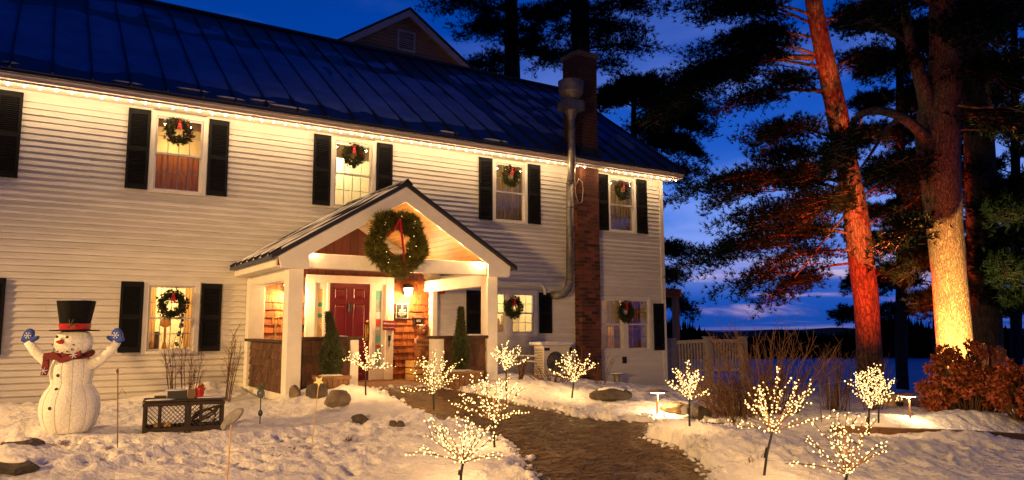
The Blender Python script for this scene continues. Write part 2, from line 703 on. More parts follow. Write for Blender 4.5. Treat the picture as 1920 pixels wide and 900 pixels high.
path_px = [(640, 733), (673, 733), (700, 741), (747, 759), (791, 777), (873, 800), (939, 828), (962, 842), (979, 857), (1000, 894), (1010, 930),
           (1360, 930), (1331, 897), (1305, 856), (1247, 835), (1217, 821), (1264, 803), (1400, 806), (1400, 794), (1264, 791), (1145, 790),
           (1086, 781), (1031, 769), (970, 757), (902, 738), (832, 729), (815, 724), (700, 722)]
PATH = [tuple(gp(*p)[:2]) for p in path_px]
PATH[0] = (4.35, -2.45)
PATH[-2] = (6.1, -2.45)
PATH[-1] = (4.6, -2.3)


def poly_dist(x, y, poly):
    """signed distance to a polygon, negative inside"""
    d = np.full(x.shape, 1e9)
    ins = np.zeros(x.shape, bool)
    n = len(poly)
    for i in range(n):
        ax, ay = poly[i]
        bx, by = poly[(i + 1) % n]
        ex, ey = bx - ax, by - ay
        t = np.clip(((x - ax) * ex + (y - ay) * ey) / (ex * ex + ey * ey + 1e-12), 0, 1)
        d = np.minimum(d, np.hypot(x - ax - t * ex, y - ay - t * ey))
        c = ((ay > y) != (by > y)) & (x < (bx - ax) * (y - ay) / (by - ay + 1e-12) + ax)
        ins ^= c
    return np.where(ins, -d, d)


def seg_dist(x, y, pts):
    d = np.full(x.shape, 1e9)
    for (ax, ay), (bx, by) in zip(pts[:-1], pts[1:]):
        ex, ey = bx - ax, by - ay
        t = np.clip(((x - ax) * ex + (y - ay) * ey) / (ex * ex + ey * ey), 0, 1)
        d = np.minimum(d, np.hypot(x - ax - t * ex, y - ay - t * ey))
    return d


MOUNDS = []       # (x, y, rx, ry, height)


def mound(px, py, rx, ry, h):
    p = gp(px, py)
    MOUNDS.append((p.x, p.y, rx, ry, h * (.72 if px > 1200 else 1)))


for a in ((390, 745, .55, .45, .24), (330, 752, .8, .4, .10), (620, 755, .75, .45, .20), (700, 775, .6, .5, .08), (560, 770, .45, .3, .05),
          (985, 735, .9, .45, .13), (1060, 750, .8, .4, .10), (870, 722, .6, .3, .06), (1260, 772, .5, .3, .16), (1150, 745, .7, .3, .05),
          (1290, 820, .6, .45, .20), (1350, 850, .9, .6, .14), (1420, 860, .9, .5, .06), (1560, 845, .8, .5, .07),
          (1570, 805, .7, .35, .16), (1650, 800, .9, .4, .18), (1720, 790, .7, .5, .20), (1850, 806, .9, .4, .22), (1780, 805, .8, .35, .14),
          (1700, 850, .7, .4, .10), (1790, 840, .5, .3, .12), (1880, 850, .6, .35, .12), (1915, 830, .5, .3, .1), (30, 870, .35, .25, .10), (40, 822, .4, .25, .08),
          (960, 850, .4, .3, .05), (900, 880, .6, .4, .08), (830, 840, .7, .5, .06)):
    mound(*a)
RUT = [tuple(gp(*p)[:2]) for p in ((180, 893), (260, 868), (340, 852), (400, 842), (440, 836), (520, 822), (600, 812))]
RUT2 = [tuple(gp(*p)[:2]) for p in ((60, 897), (200, 872), (330, 838), (480, 815))]
FOOT = []
for (cx, cy_, sx_, sy_, n) in ((330, 870, 300, 24, 90), (520, 830, 90, 30, 40), (640, 850, 120, 35, 40), (700, 815, 60, 16, 22), (560, 885, 240, 18, 46),
                               (1480, 868, 180, 26, 60), (1780, 870, 130, 28, 80), (1620, 850, 120, 18, 40), (1130, 772, 90, 12, 22), (180, 835, 160, 18, 26)):
    for _ in range(n):
        p = gp(cx + rng.gauss(0, sx_ / 2), min(930, cy_ + rng.gauss(0, sy_ / 2)))
        FOOT.append((p.x, p.y, rng.uniform(.05, .13), rng.uniform(.04, .08), rng.uniform(.012, .038), rng.uniform(0, 3.14)))


def ground(x, y, detail=True):
    x = np.asarray(x, float)
    y = np.asarray(y, float)
    z = base(x, y) + 0.06
    for (mx, my, rx, ry, h) in MOUNDS:
        ca, sa = AR[0], AR[1]
        dx, dy = x - mx, y - my
        u = (dx * ca + dy * sa) / rx
        v = (-dx * sa + dy * ca) / ry
        z = z + h * np.exp(-(u * u + v * v) ** 1.3)
    if detail:
        near = 1 - sstep(8, 30, np.hypot(x - 6, y + 5))
        z = z + near * (0.045 * fbm(x * 1.1, y * 1.1, 21, 3) + 0.024 * fbm(x * 4.1, y * 4.1, 31, 3) + 0.030 * fbm(x * 10, y * 10, 41, 3))
        z = z + near * sstep(5.5, 8, x) * .030 * fbm(x * 7, y * 7, 55, 3)
        rough = np.clip(fbm(x * .8, y * .8, 51, 2) * 2 + 0.35, 0, 1)
        z = z + near * rough * 0.055 * np.abs(fbm(x * 6.5, y * 6.5, 61, 3))
        for pts, w, h in ((RUT, .09, .07), (RUT2, .16, -.05)):
            d = seg_dist(x, y, pts)
            z = z + h * np.exp(-(d / w) ** 2)
        for (fx, fy, a, b, h, r) in FOOT:
            m = (np.abs(x - fx) < .5) & (np.abs(y - fy) < .5)
            if m.any():
                dx, dy = x[m] - fx, y[m] - fy
                u = (dx * math.cos(r) + dy * math.sin(r)) / a
                v = (-dx * math.sin(r) + dy * math.cos(r)) / b
                q = np.sqrt(u * u + v * v)
                z[m] += -h * np.exp(-q ** 4) + 0.35 * h * np.exp(-((q - 1.5) / .35) ** 2)
    d = poly_dist(x, y, PATH)
    if detail:
        d = d + 0.30 * fbm(x * 2.3, y * 2.6, 71, 3) + 0.12 * fbm(x * 11, y * 11, 81, 2)
    cut = 1 - sstep(-0.06, 0.07, d)
    z = z * (1 - cut) + (base(x, y) - 0.10) * cut
    # no snow under the house and the porch
    inside = sstep(-0.15, 0.05, y) * (x < 13.9) * (y < 9.5)
    z = z - 0.25 * inside
    porch = (1 - sstep(0.0, 0.15, np.abs(x - 5.25) - 1.85)) * sstep(-2.6, -2.45, y) * (y < 0.2)
    z = np.where(porch > 0.5, np.minimum(z, -1.30), z)
    lake = sstep(34.2, 34.6, x * .544 + (y + 14.08) * .839)
    return z


def axis(lo, hi, step, near_lo, near_hi, grow=1.16):
    c = list(np.arange(near_lo, near_hi + 1e-6, step))
    s = step
    while c[-1] < hi:
        s *= grow
        c.append(c[-1] + s)
    s = step
    while c[0] > lo:
        s *= grow
        c.insert(0, c[0] - s)
    return np.array(c)


def grid_mesh(name, xs, ys, fn, m, smooth=True):
    X, Y = np.meshgrid(xs, ys)
    Z = fn(X, Y)
    nx, ny = len(xs), len(ys)
    v = np.stack([X.ravel(), Y.ravel(), Z.ravel()], 1).astype(np.float32)
    i = np.arange(nx * ny).reshape(ny, nx)
    q = np.stack([i[:-1, :-1], i[:-1, 1:], i[1:, 1:], i[1:, :-1]], -1).reshape(-1, 4)
    me = bpy.data.meshes.new(name)
    me.vertices.add(len(v))
    me.vertices.foreach_set('co', v.ravel())
    me.loops.add(q.size)
    me.loops.foreach_set('vertex_index', q.ravel().astype(np.int32))
    me.polygons.add(len(q))
    me.polygons.foreach_set('loop_start', np.arange(0, q.size, 4, dtype=np.int32))
    me.polygons.foreach_set('loop_total', np.full(len(q), 4, np.int32))
    me.polygons.foreach_set('use_smooth', np.full(len(q), smooth))
    me.update(calc_edges=True)
    me.materials.append(m)
    return me


xs = axis(-400, 600, 0.042, -1.2, 13.6)
ys = axis(-60, 600, 0.042, -11.2, 0.2)
gme = grid_mesh('snow_ground', xs, ys, ground, SNOW)
g_o = link_mesh('snow_ground', gme)
tag(g_o, 'snow covered ground trodden with footprints in front of the house', 'snow ground', kind='structure')

xs2 = np.arange(1.5, 13.6, 0.06)
ys2 = np.arange(-11.5, -1.9, 0.06)
pm = grid_mesh('path', xs2, ys2, lambda x, y: base(x, y) + 0.0 + 0.016 * fbm(x * 5, y * 5, 91, 4) - 0.5 * sstep(0.12, 0.4, poly_dist(x, y, PATH)), GRAVEL)
p_o = link_mesh('path', pm)
tag(p_o, 'sanded brown footpath curving up through the snow to the porch', 'path', kind='structure')

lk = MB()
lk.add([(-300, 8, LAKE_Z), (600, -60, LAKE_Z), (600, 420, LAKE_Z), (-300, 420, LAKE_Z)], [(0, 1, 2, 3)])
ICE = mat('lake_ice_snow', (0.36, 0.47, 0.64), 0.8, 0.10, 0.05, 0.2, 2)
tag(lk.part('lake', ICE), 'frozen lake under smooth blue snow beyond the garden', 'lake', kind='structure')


def gz(x, y):
    return float(ground(np.array([x]), np.array([y]))[0])


def spot(px, py):
    """the point of the finished snow seen at a pixel of the photograph"""
    p = gp(px, py)
    for _ in range(4):
        z = gz(p.x, p.y)
        d = ray(px, py)
        t = (z - CAM[2]) / d[2]
        q = Vector(CAM + d * t)
        p = p.lerp(q, 0.7)
    p.z = gz(p.x, p.y)
    return p


# straw and sand trodden into the path, crumbs of snow along its edges
g = np.random.default_rng(123)
P_ = np.stack([g.uniform(2.5, 12.5, 90000), g.uniform(-11, -2.4, 90000)], 1)
dd_ = poly_dist(P_[:, 0], P_[:, 1], PATH)
kp = dd_ < -0.03
P_ = P_[kp][:26000]
zz_ = base(P_[:, 0], P_[:, 1]) + 0.016 * fbm(P_[:, 0] * 5, P_[:, 1] * 5, 91, 4) + 0.006
an_ = math.atan2(AR[1], AR[0]) + g.normal(size=len(P_)) * .6
ln_ = g.uniform(.025, .085, len(P_))
dx_, dy_ = np.cos(an_) * ln_, np.sin(an_) * ln_
wd_ = g.uniform(.004, .012, len(P_))
c_ = np.stack([P_[:, 0], P_[:, 1], zz_], 1)
for nm, m_, sel in (('straw_litter', mat('pale_straw', (.27, .155, .06), .8, .35, 20), slice(0, 9000)), ('bark_litter', mat('dark_litter', (.028, .016, .009), .9, .4, 20), slice(9000, None))):
    a_ = c_[sel]
    v_ = np.stack([dx_[sel], dy_[sel], g.uniform(-.006, .012, len(a_))], 1)
    s_ = np.stack([-dy_[sel], dx_[sel], np.zeros(len(a_))], 1) / ln_[sel][:, None] * wd_[sel][:, None]
    up_ = np.array([0, 0, .005])
    T_ = np.stack([a_ - v_ - s_, a_ - v_ + s_, a_ + v_ + up_], 1)
    o_ = MB().tri_soup(T_).part(nm, m_, None, kind='stuff')
    tag(o_, ('pale straw' if nm[0] == 's' else 'dark bark crumbs') + ' trodden all over the brown footpath', 'litter')
cl_ = MB()
Q_ = np.stack([g.uniform(2.5, 12.5, 30000), g.uniform(-11, -2.2, 30000)], 1)
dq_ = poly_dist(Q_[:, 0], Q_[:, 1], PATH)
Q_ = Q_[(dq_ > -.10) & (dq_ < .16)][:900]
zq_ = np.maximum(ground(Q_[:, 0], Q_[:, 1]), base(Q_[:, 0], Q_[:, 1]))
for (qx, qy), qz in zip(Q_, zq_):
    r_ = float(g.uniform(.008, .03)) * (1 if g.random() < .85 else 1.8)
    cl_.ball((qx, qy, qz + r_ * .3), r_, 5, 4, (1, float(g.uniform(.7, 1.2)), .7))
tag(cl_.part('snow_crumbs', SNOW, None, smooth=True, kind='stuff'), 'crumbs of snow broken off along the path edges', 'snow')

# fallen needles and bits of bark scattered over the snow
L_ = np.stack([g.uniform(-1, 13.5, 5200), g.uniform(-10.5, -.4, 5200)], 1)
ok_ = (poly_dist(L_[:, 0], L_[:, 1], PATH) > .12) & ~((np.abs(L_[:, 0] - 5.25) < 2) & (L_[:, 1] > -2.7))
ok_ &= fbm(L_[:, 0] * 1.2, L_[:, 1] * 1.2, 95, 2) > -.08
L_ = L_[ok_]
zl_ = ground(L_[:, 0], L_[:, 1]) + .006
n_ = len(L_)
a1_ = g.uniform(0, 6.28, n_)
l1_ = g.uniform(.006, .022, n_)
p_ = np.stack([L_[:, 0], L_[:, 1], zl_], 1)
d1_ = np.stack([np.cos(a1_) * l1_, np.sin(a1_) * l1_, g.uniform(-.002, .006, n_)], 1)
s1_ = np.stack([-np.sin(a1_), np.cos(a1_), np.zeros(n_)], 1) * g.uniform(.002, .006, (n_, 1))
o_ = MB().tri_soup(np.stack([p_ - d1_ - s1_, p_ - d1_ + s1_, p_ + d1_], 1)).part('needle_litter', MATS['dark_litter'], None, kind='stuff')
tag(o_, 'fallen needles and bark bits scattered on the trodden snow', 'litter')

# ------------------------------------------------------------------ the house
HX0, HX1, HYB = -5.0, 13.8, 9.4
SOF, EAVE_Y = 3.86, -0.42
house = thing('house', (4.4, 0, -1.2), 'long white two-storey clapboard house with black shutters and snowy metal roof', 'house')
W_, G_, ZT, ZB = 0.342, 0.972, 3.807, 2.407
UX = [-1.911, 1.261, 4.502, 8.235, 11.587]
OPEN = []                                    # openings cut from the boards
for x in UX:
    OPEN.append((x + W_ + 0.05, x + W_ + G_ - 0.05, ZB - 0.02, ZT - 0.02))
OPEN.append((1.68, 2.52, -0.36, 0.80))
OPEN.append((8.36, 9.72, -0.11, 0.82))
OPEN.append((11.55, 13.28, -0.53, 0.74))
OPEN.append((3.62, 7.04, -1.3, 1.00))        # the cedar-clad entrance
CH = 0.102


def board(x0, x1, z0, z1, axis='x', yy=0.0):
    """one lapped board: tilted face, thick lower edge, slightly wavy like vinyl"""
    mb = MB()
    n = max(1, int((x1 - x0) / 0.45))
    jn = rng.randint(1, n - 1) if n > 4 else 999
    for i in range(n + 1):
        x = x0 + (x1 - x0) * (i if i != jn else i - .985) / n
        w = rng.uniform(-1, 1)
        d = 0.0035 * w + (0.004 if i >= jn else 0)
        e = 0.0030 * rng.uniform(-1, 1)
        ring = [(0.0, z1), (-0.003, z1 - .012), (-0.025 + d * .6, z0 + 0.014 + e), (-0.030 + d, z0 + e), (0.0, z0 + e)]
        for (y, z) in ring:
            mb.v.append((x, yy + y, z) if axis == 'x' else (yy - y, x, z))
    for i in range(n):
        for k in range(4):
            a = i * 5 + k
            mb.f.append((a, a + 1, a + 6, a + 5) if axis == 'x' else (a + 5, a + 6, a + 1, a))
    mb.f.append((0, 4, 3, 2, 1))
    e = n * 5
    mb.f.append((e, e + 1, e + 2, e + 3, e + 4))
    return mb


z = -1.62
while z < 3.62:
    z1 = z + CH
    cuts = [(a, b, lo, hi) for a, b, lo, hi in OPEN if hi > z and lo < z1]
    cuts.sort()
    xs_ = [HX0]
    for a, b, lo, hi in cuts:
        xs_ += [a, b]
    xs_.append(HX1 - 0.09)
    for i in range(0, len(xs_), 2):
        if xs_[i + 1] - xs_[i] > 0.02:
            board(xs_[i], xs_[i + 1], z, z1).part('clapboard', SIDING, house)
    for a, b, lo, hi in cuts:
        if z < lo - 0.008:
            board(a, b, z, lo).part('clapboard', SIDING, house)
        if hi < z1 - 0.008:
            board(a, b, hi, z1).part('clapboard', SIDING, house)
    z = z1
# smooth frieze board under the soffit, between the upper windows
zf0 = z
xs_ = [HX0] + sum([[x + W_ + .04, x + W_ + G_ - .04] for x in UX], []) + [HX1 - .09]
for i in range(0, len(xs_), 2):
    MB().box(xs_[i], xs_[i + 1], -0.022, 0.0, zf0, SOF).part('frieze_board', SIDING, house)
# foundation strip, corner boards, end wall
MB().box(HX0, HX1 - .03, 0.012, 0.06, -2.3, -1.3).part('foundation', MORTAR, house)
MB().box(HX1 - 0.09, HX1 + 0.03, -0.042, 0.07, -1.62, SOF).part('corner_board', TRIM, house)
endw = MB()
z = -1.62
RP = math.tan(rad(35))
while z < 7.4:
    lim = HYB if z < 3.9 else (HYB / 2 + 0.1 + (7.5 - z) / RP)
    lo_ = 0.072 if z < 3.9 else max(0.072, 4.6 - (7.5 - z) / RP)
    hi_ = HYB if z < 3.9 else min(HYB, 4.6 + (7.5 - z) / RP)
    if hi_ - lo_ > 0.1:
        b_ = board(lo_, hi_, z, z + CH, 'y', HX1)
        endw.add(b_.v, b_.f)
    z += CH
endw.part('end_wall_boards', SIDING, house, kind='stuff')
MB().box(HX0, HX1, HYB, HYB + .1, -1.6, SOF).part('rear_wall', SIDING, house)
MB().box(HX0 - .1, HX0, 0, HYB, -1.6, SOF).part('end_wall', SIDING, house)

# soffit, fascia, gutter
MB().box(HX0, 14.08, EAVE_Y, 0.02, SOF, SOF + 0.02).part('soffit', TRIM, house)
MB().box(HX0, 14.10, EAVE_Y - 0.025, EAVE_Y, SOF - 0.02, SOF + 0.15).part('fascia_board', TRIM, house)
gut = MB()
gprof = [(EAVE_Y - .03, 3.875), (EAVE_Y - .085, 3.875), (EAVE_Y - .10, 3.915), (EAVE_Y - .125, 3.945), (EAVE_Y - .125, 3.99), (EAVE_Y - .03, 3.99)]
gut.prism(gprof, HX0, 14.12, 'x')
bevel(gut.part('gutter', GUTTER, house), .004)

# roof: standing-seam panels from eave to ridge
RY0, RZ0 = -0.57, 4.0
RLEN = 6.32
ca_, sa_ = math.cos(rad(35)), math.sin(rad(35))


def roof_pt(x, t, n=0.0):
    return Vector((x, RY0 + t * ca_ - n * sa_, RZ0 + t * sa_ + n * ca_))


SEAM = 0.56
k = 0
x = 14.10
pw = SEAM
pan = MB()
for t0, t1, n0, n1 in ((0, RLEN, 0.0, 0.035),):
    pass
RX = 14.12
NP = 34
p_me = None
for k in range(NP):
    x1 = RX - k * SEAM
    x0 = x1 - SEAM + 0.004
    mb = MB()
    a = [roof_pt(x0, 0, 0), roof_pt(x1, 0, 0), roof_pt(x1, RLEN, 0), roof_pt(x0, RLEN, 0),
         roof_pt(x0, 0, .03), roof_pt(x1, 0, .03), roof_pt(x1, RLEN, .03), roof_pt(x0, RLEN, .03)]
    mb.add(a, [(3, 2, 1, 0), (4, 5, 6, 7), (0, 1, 5, 4), (1, 2, 6, 5), (2, 3, 7, 6), (3, 0, 4, 7)])
    if p_me is None:
        o = mb.part('roof_panel', ROOFM, house)
        p_me, p_loc = o.data, Vector((0, 0, 0))
    else:
        inst('roof_panel', p_me, house, ORG[house.name] + Vector((-k * SEAM, 0, 0)))
sm = None
for k in range(NP + 1):
    if sm is None:
        mb = MB()
        b0, b1 = roof_pt(RX - .012, -.01, .045), roof_pt(RX - .012, RLEN, .045)
        mb.beam(b0, b1, 0.024, 0.05, up=(0, -sa_, ca_))
        o = mb.part('roof_seam', ROOFD, house)
        sm = o.data
    else:
        inst('roof_seam', sm, house, ORG[house.name] + Vector((-k * SEAM, 0, 0)))
MB().box(HX0, RX, RY0 - .02, RY0 + .10, RZ0 - .035, RZ0 - .004).part('drip_edge', ROOFD, house)
rb = MB()
rb.beam(roof_pt(HX0 - 0.3, RLEN, .05), roof_pt(RX, RLEN, .05), 0.16, 0.07, up=(0, 0, 1))
rb.part('ridge_cap', ROOFD, house)
back = MB()
tb = [roof_pt(HX0, RLEN, 0), roof_pt(RX, RLEN, 0)]
yb = 2 * tb[0].y - RY0
back.add([tb[0], tb[1], (RX, yb, RZ0), (HX0, yb, RZ0), tb[0] + Vector((0, 0, .035)), tb[1] + Vector((0, 0, .035)), (RX, yb, RZ0 + .035), (HX0, yb, RZ0 + .035)],
         [(0, 1, 2, 3), (7, 6, 5, 4), (0, 4, 5, 1), (1, 5, 6, 2), (2, 6, 7, 3), (3, 7, 4, 0)])
back.part('rear_roof', ROOFM, house)
rk = MB()
rk.beam(roof_pt(RX - .02, 0.02, -.09), roof_pt(RX - .02, RLEN, -.09), 0.03, 0.16, up=(0, -sa_, ca_))
rk.add(*(lambda m: (m.v, m.f))(MB().beam((RX - .02, yb, RZ0 - .08), (RX - .02, tb[0].y, tb[0].z - .08), 0.03, 0.16, up=(0, sa_, ca_))))
rk.part('rake_board', GUTTER, house)

# frost and old snow lying between the seams, thin sheet with ragged lower edges
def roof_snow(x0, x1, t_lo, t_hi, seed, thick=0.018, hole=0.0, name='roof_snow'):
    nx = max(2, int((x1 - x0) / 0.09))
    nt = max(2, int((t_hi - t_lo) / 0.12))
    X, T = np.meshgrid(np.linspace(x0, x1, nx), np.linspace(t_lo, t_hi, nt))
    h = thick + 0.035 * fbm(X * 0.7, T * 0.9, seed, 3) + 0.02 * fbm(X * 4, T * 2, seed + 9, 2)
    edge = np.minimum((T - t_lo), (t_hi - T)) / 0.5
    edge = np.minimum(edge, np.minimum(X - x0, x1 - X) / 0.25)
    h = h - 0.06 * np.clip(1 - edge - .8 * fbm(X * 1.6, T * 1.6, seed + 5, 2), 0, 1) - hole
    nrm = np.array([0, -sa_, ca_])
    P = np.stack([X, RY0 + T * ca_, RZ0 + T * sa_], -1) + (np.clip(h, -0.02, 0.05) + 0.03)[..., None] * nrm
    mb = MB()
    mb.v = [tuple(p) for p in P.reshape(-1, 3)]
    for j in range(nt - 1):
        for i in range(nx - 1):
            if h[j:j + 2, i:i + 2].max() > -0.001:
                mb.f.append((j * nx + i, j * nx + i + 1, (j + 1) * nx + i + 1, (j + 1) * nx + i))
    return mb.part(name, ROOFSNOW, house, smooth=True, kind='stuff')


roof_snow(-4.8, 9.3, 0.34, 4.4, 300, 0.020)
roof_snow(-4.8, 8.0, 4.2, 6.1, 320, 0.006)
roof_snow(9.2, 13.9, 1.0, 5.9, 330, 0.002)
edge_b = MB()
for k in range(26):
    xx = -4 + k * .56 + rng.uniform(0, .2)
    if rng.random() < .5 and xx < 9.5:
        l_ = rng.uniform(.12, .45)
        c_ = roof_pt(xx, rng.uniform(.12, .32), .045)
        edge_b.ball(c_, 1, 8, 4, (l_, .04, .016))
edge_b.part('eave_snow', SNOW, house, smooth=True, kind='stuff')

# cross gable rising behind the ridge
GYF = 4.9
gab = MB()
TAN = mat('warm_light_tan_boards', (.34, .21, .11), .7, .15, 3)  # siding tinted tan, standing in for faint warm light on the gable
gx, gzp, gbz = 8.70, 9.02, 7.45
gab.prism([(6.35, gbz), (11.05, gbz), (gx, gzp)], GYF, GYF + .06, 'y')
gab.part('gable_wall', TAN, house)
zz = gbz
gs = MB()
while zz < gzp - .1:
    hw = 2.35 * (gzp - zz - .1) / (gzp - gbz)
    b_ = board(gx - hw, gx + hw, zz, zz + CH, 'x', GYF)
    gs.add(b_.v, b_.f)
    zz += CH
gs.part('gable_boards', TAN, house, kind='stuff')
sl = (gzp - gbz) / 2.35
for s in (-1, 1):
    rbm = MB()
    a_ = (gx, gzp + .10)
    b_ = (gx + s * 2.62, gzp + .10 - sl * 2.62)
    rbm.prism([a_, b_, (b_[0], b_[1] - .20), (a_[0], a_[1] - .20)], GYF - .22 + .004 * s, GYF - .17, 'y')
    rbm.part('gable_rake_board', GUTTER, house)
    rf = MB()
    rf.prism([(gx, gzp + .17), (gx + s * 2.72, gzp + .17 - sl * 2.72), (gx + s * 2.72, gzp + .11 - sl * 2.72), (gx, gzp + .11)], GYF - .26 + .003 * s, GYF + 5, 'y')
    rf.part('gable_roof', ROOFD, house)
    sf = MB()
    sf.prism([(gx + s * .004, gzp + .02), (gx + s * 2.6, gzp + .02 - sl * 2.6), (gx + s * 2.6, gzp - .0 - sl * 2.6), (gx + s * .004, gzp - .0)], GYF - .17, GYF, 'y')
    sf.part('gable_soffit', GUTTER, house)
vt = MB()
vx0, vx1, vz0, vz1 = 8.46, 8.92, 7.98, 8.50
for a in ((vx0 - .05, vx0, vz0, vz1), (vx1, vx1 + .05, vz0, vz1), (vx0 - .05, vx1 + .05, vz1, vz1 + .05), (vx0 - .05, vx1 + .05, vz0 - .05, vz0)):
    vt.box(a[0], a[1], GYF - .045, GYF, a[2], a[3])
vo_ = vt.part('gable_vent', GUTTER, house)
for i in range(9):
    zc = vz0 + (i + .5) * (vz1 - vz0) / 9
    MB().beam((vx0, GYF - .035, zc), (vx1, GYF - .035, zc), 0.05, 0.012, up=(0, -.7, .7)).part('louvre_slat', GUTTER, vo_)
MB().box(vx0, vx1, GYF - .012, GYF - .022, vz0, vz1).part('vent_back', BLACK, vo_)


# ------------------------------------------------------------------ windows, shutters, rooms
def shutter_mesh(h, louvred=True):
    mb = MB()
    w, t = W_, 0.03
    st = 0.045
    mid = h * 0.50
    mb.box(0, st, -t, 0, 0, h)
    mb.box(w - st, w, -t, 0, 0, h)
    mb.box(st, w - st, -t + .002, 0, 0, .09)
    mb.box(st, w - st, -t + .002, 0, h - .09, h)
    mb.box(st, w - st, -t + .002, 0, mid - .04, mid + .04)
    for a, b in ((.09, mid - .04), (mid + .04, h - .09)):
        n = max(3, int((b - a) / .033))
        for i in range(n):
            zc = a + (i + .5) * (b - a) / n
            mb.beam((st, -t * .55, zc), (w - st, -t * .55, zc), .032, .006, up=(0, -.62, .78))
    mb.box(st, w - st, -.006, -.001, .09, h - .09)
    return mb


SH = {}


def shutter(x, z0, z1):
    h = round(z1 - z0, 3)
    if h not in SH:
        SH[h] = shutter_mesh(h).mesh('shutter', SHUT)
    return inst('shutter', SH[h], house, (x, -.037, z0))


def window(x0, x1, z0, z1, cols=3, rows=2, casing=.085, room=None, sill=True):
    """double-hung window in a casing; outer size given"""
    c = MB()
    y0, y1 = -.045, .06
    c.box(x0, x0 + casing, y0, y1, z0, z1)
    c.box(x1 - casing, x1, y0, y1, z0, z1)
    c.box(x0 + casing, x1 - casing, y0 + .002, y1, z1 - casing, z1)
    c.box(x0 + casing, x1 - casing, y0 - .012, y1, z0, z0 + casing * .6)
    win = c.part('window', TRIM, house)
    bevel(win, .004)
    ix0, ix1, iz0, iz1 = x0 + casing, x1 - casing, z0 + casing * .6, z1 - casing
    zm = (iz0 + iz1) / 2
    for nm, a, b, yy in (('upper_sash', zm - .015, iz1, 0.0), ('lower_sash', iz0, zm + .02, .025)):
        s = MB()
        st = .035
        s.box(ix0, ix0 + st, yy - .012, yy + .012, a, b)
        s.box(ix1 - st, ix1, yy - .012, yy + .012, a, b)
        s.box(ix0 + st, ix1 - st, yy - .011, yy + .011, a, a + st)
        s.box(ix0 + st, ix1 - st, yy - .011, yy + .011, b - st, b)
        s.part(nm, WHITE, win)
        MB().box(ix0 + st, ix1 - st, yy - .002, yy + .002, a + st, b - st).part('pane', GLASS, win)
        g = MB()
        for i in range(1, cols):
            xx = ix0 + st + (ix1 - ix0 - 2 * st) * i / cols
            g.box(xx - .006, xx + .006, yy + .004, yy + .010, a + st, b - st)
        for j in range(1, rows):
            zz_ = a + st + (b - a - 2 * st) * j / rows
            g.box(ix0 + st, ix1 - st, yy + .0045, yy + .0105, zz_ - .006, zz_ + .006)
        g.part('muntin_grid', WHITE, win)
    return win


def room(x0, x1, z0, z1, depth, wall, power, lcol=(1, .74, .40), lpos=None):
    m = MB()
    y0 = .07
    a, b, c_, d_ = x0 - .5, x1 + .5, z0 - .35, z1 + .25
    m.add([(a, y0, c_), (b, y0, c_), (b, y0 + depth, c_), (a, y0 + depth, c_), (a, y0, d_), (b, y0, d_), (b, y0 + depth, d_), (a, y0 + depth, d_)],
          [(0, 1, 2, 3), (7, 6, 5, 4), (3, 2, 6, 7), (0, 3, 7, 4), (1, 5, 6, 2)])
    m.box(a, x0 + .02, y0 + .002, y0 + .02, c_, d_)
    m.box(x1 - .02, b, y0 + .002, y0 + .02, c_, d_)
    m.box(x0 + .02, x1 - .02, y0 + .003, y0 + .02, c_, z0 + .02)
    m.box(x0 + .02, x1 - .02, y0 + .003, y0 + .02, z1 - .02, d_)
    o = m.part('room_shell', wall, house)
    if power:
        lamp('POINT', 'room_light', lpos or ((x0 + x1) / 2, y0 + depth * .6, z1 + .05), power, lcol, .08)
    return o


def curtain(x0, x1, y, z0, z1, m, parent, folds=5, amp=.02):
    mb = MB()
    n = folds * 6
    for i in range(n + 1):
        xx = x0 + (x1 - x0) * i / n
        yy = y + amp * math.sin(i / 6 * 2 * math.pi)
        mb.v += [(xx, yy, z0), (xx, yy, z1)]
    for i in range(n):
        mb.f.append((2 * i, 2 * i + 2, 2 * i + 3, 2 * i + 1))
    return mb.part('curtain', m, parent, smooth=True)


for i, x in enumerate(UX):
    if i != 0:
        shutter(x, ZB, ZT) if i != 4 else shutter(x + .02, ZB, ZT)
    shutter(x + W_ + G_, ZB, ZT)
    if i == 0:
        shutter(x, ZB, ZT)
    x0, x1 = x + W_ + .012, x + W_ + G_ - .012
    window(x0, x1, ZB - .03, ZT + .02, 4 if i in (1, 2) else 4, 2)
    if i == 2:
        r = room(x0, x1, ZB, ZT, 1.2, CREAM, 110, (1, .82, .52))
        MB().box(x0 + .1, x1 - .1, .10, .11, ZT - .38, ZT - .1).part('window_blind', BLIND, r)
        MB().box(x0 + .12, x0 + .2, .9, 1.0, ZB + .1, ZB + .5).part('picture_frame', WOODY, r)
    elif i == 1:
        r = room(x0, x1, ZB, ZT, .9, CREAM, 22.0, (1, .58, .22), (x0 + .5, .55, ZT - .45))
        curtain(x0 + .05, x1 - .05, .22, ZB - .1, ZB + .72, CURTB, r, 9, .012)
        MB().box(x0 + .05, x1 - .05, .12, .13, ZT - .22, ZT).part('window_blind', BLIND, r)
    else:
        r = room(x0, x1, ZB, ZT, .8, CREAM, 10, (1, .70, .38), (x0 + .5, .6, ZT - .3))
        curtain(x0 + .04, x1 - .04, .16, ZB - .1, ZT, BLIND, r, 10, .010)
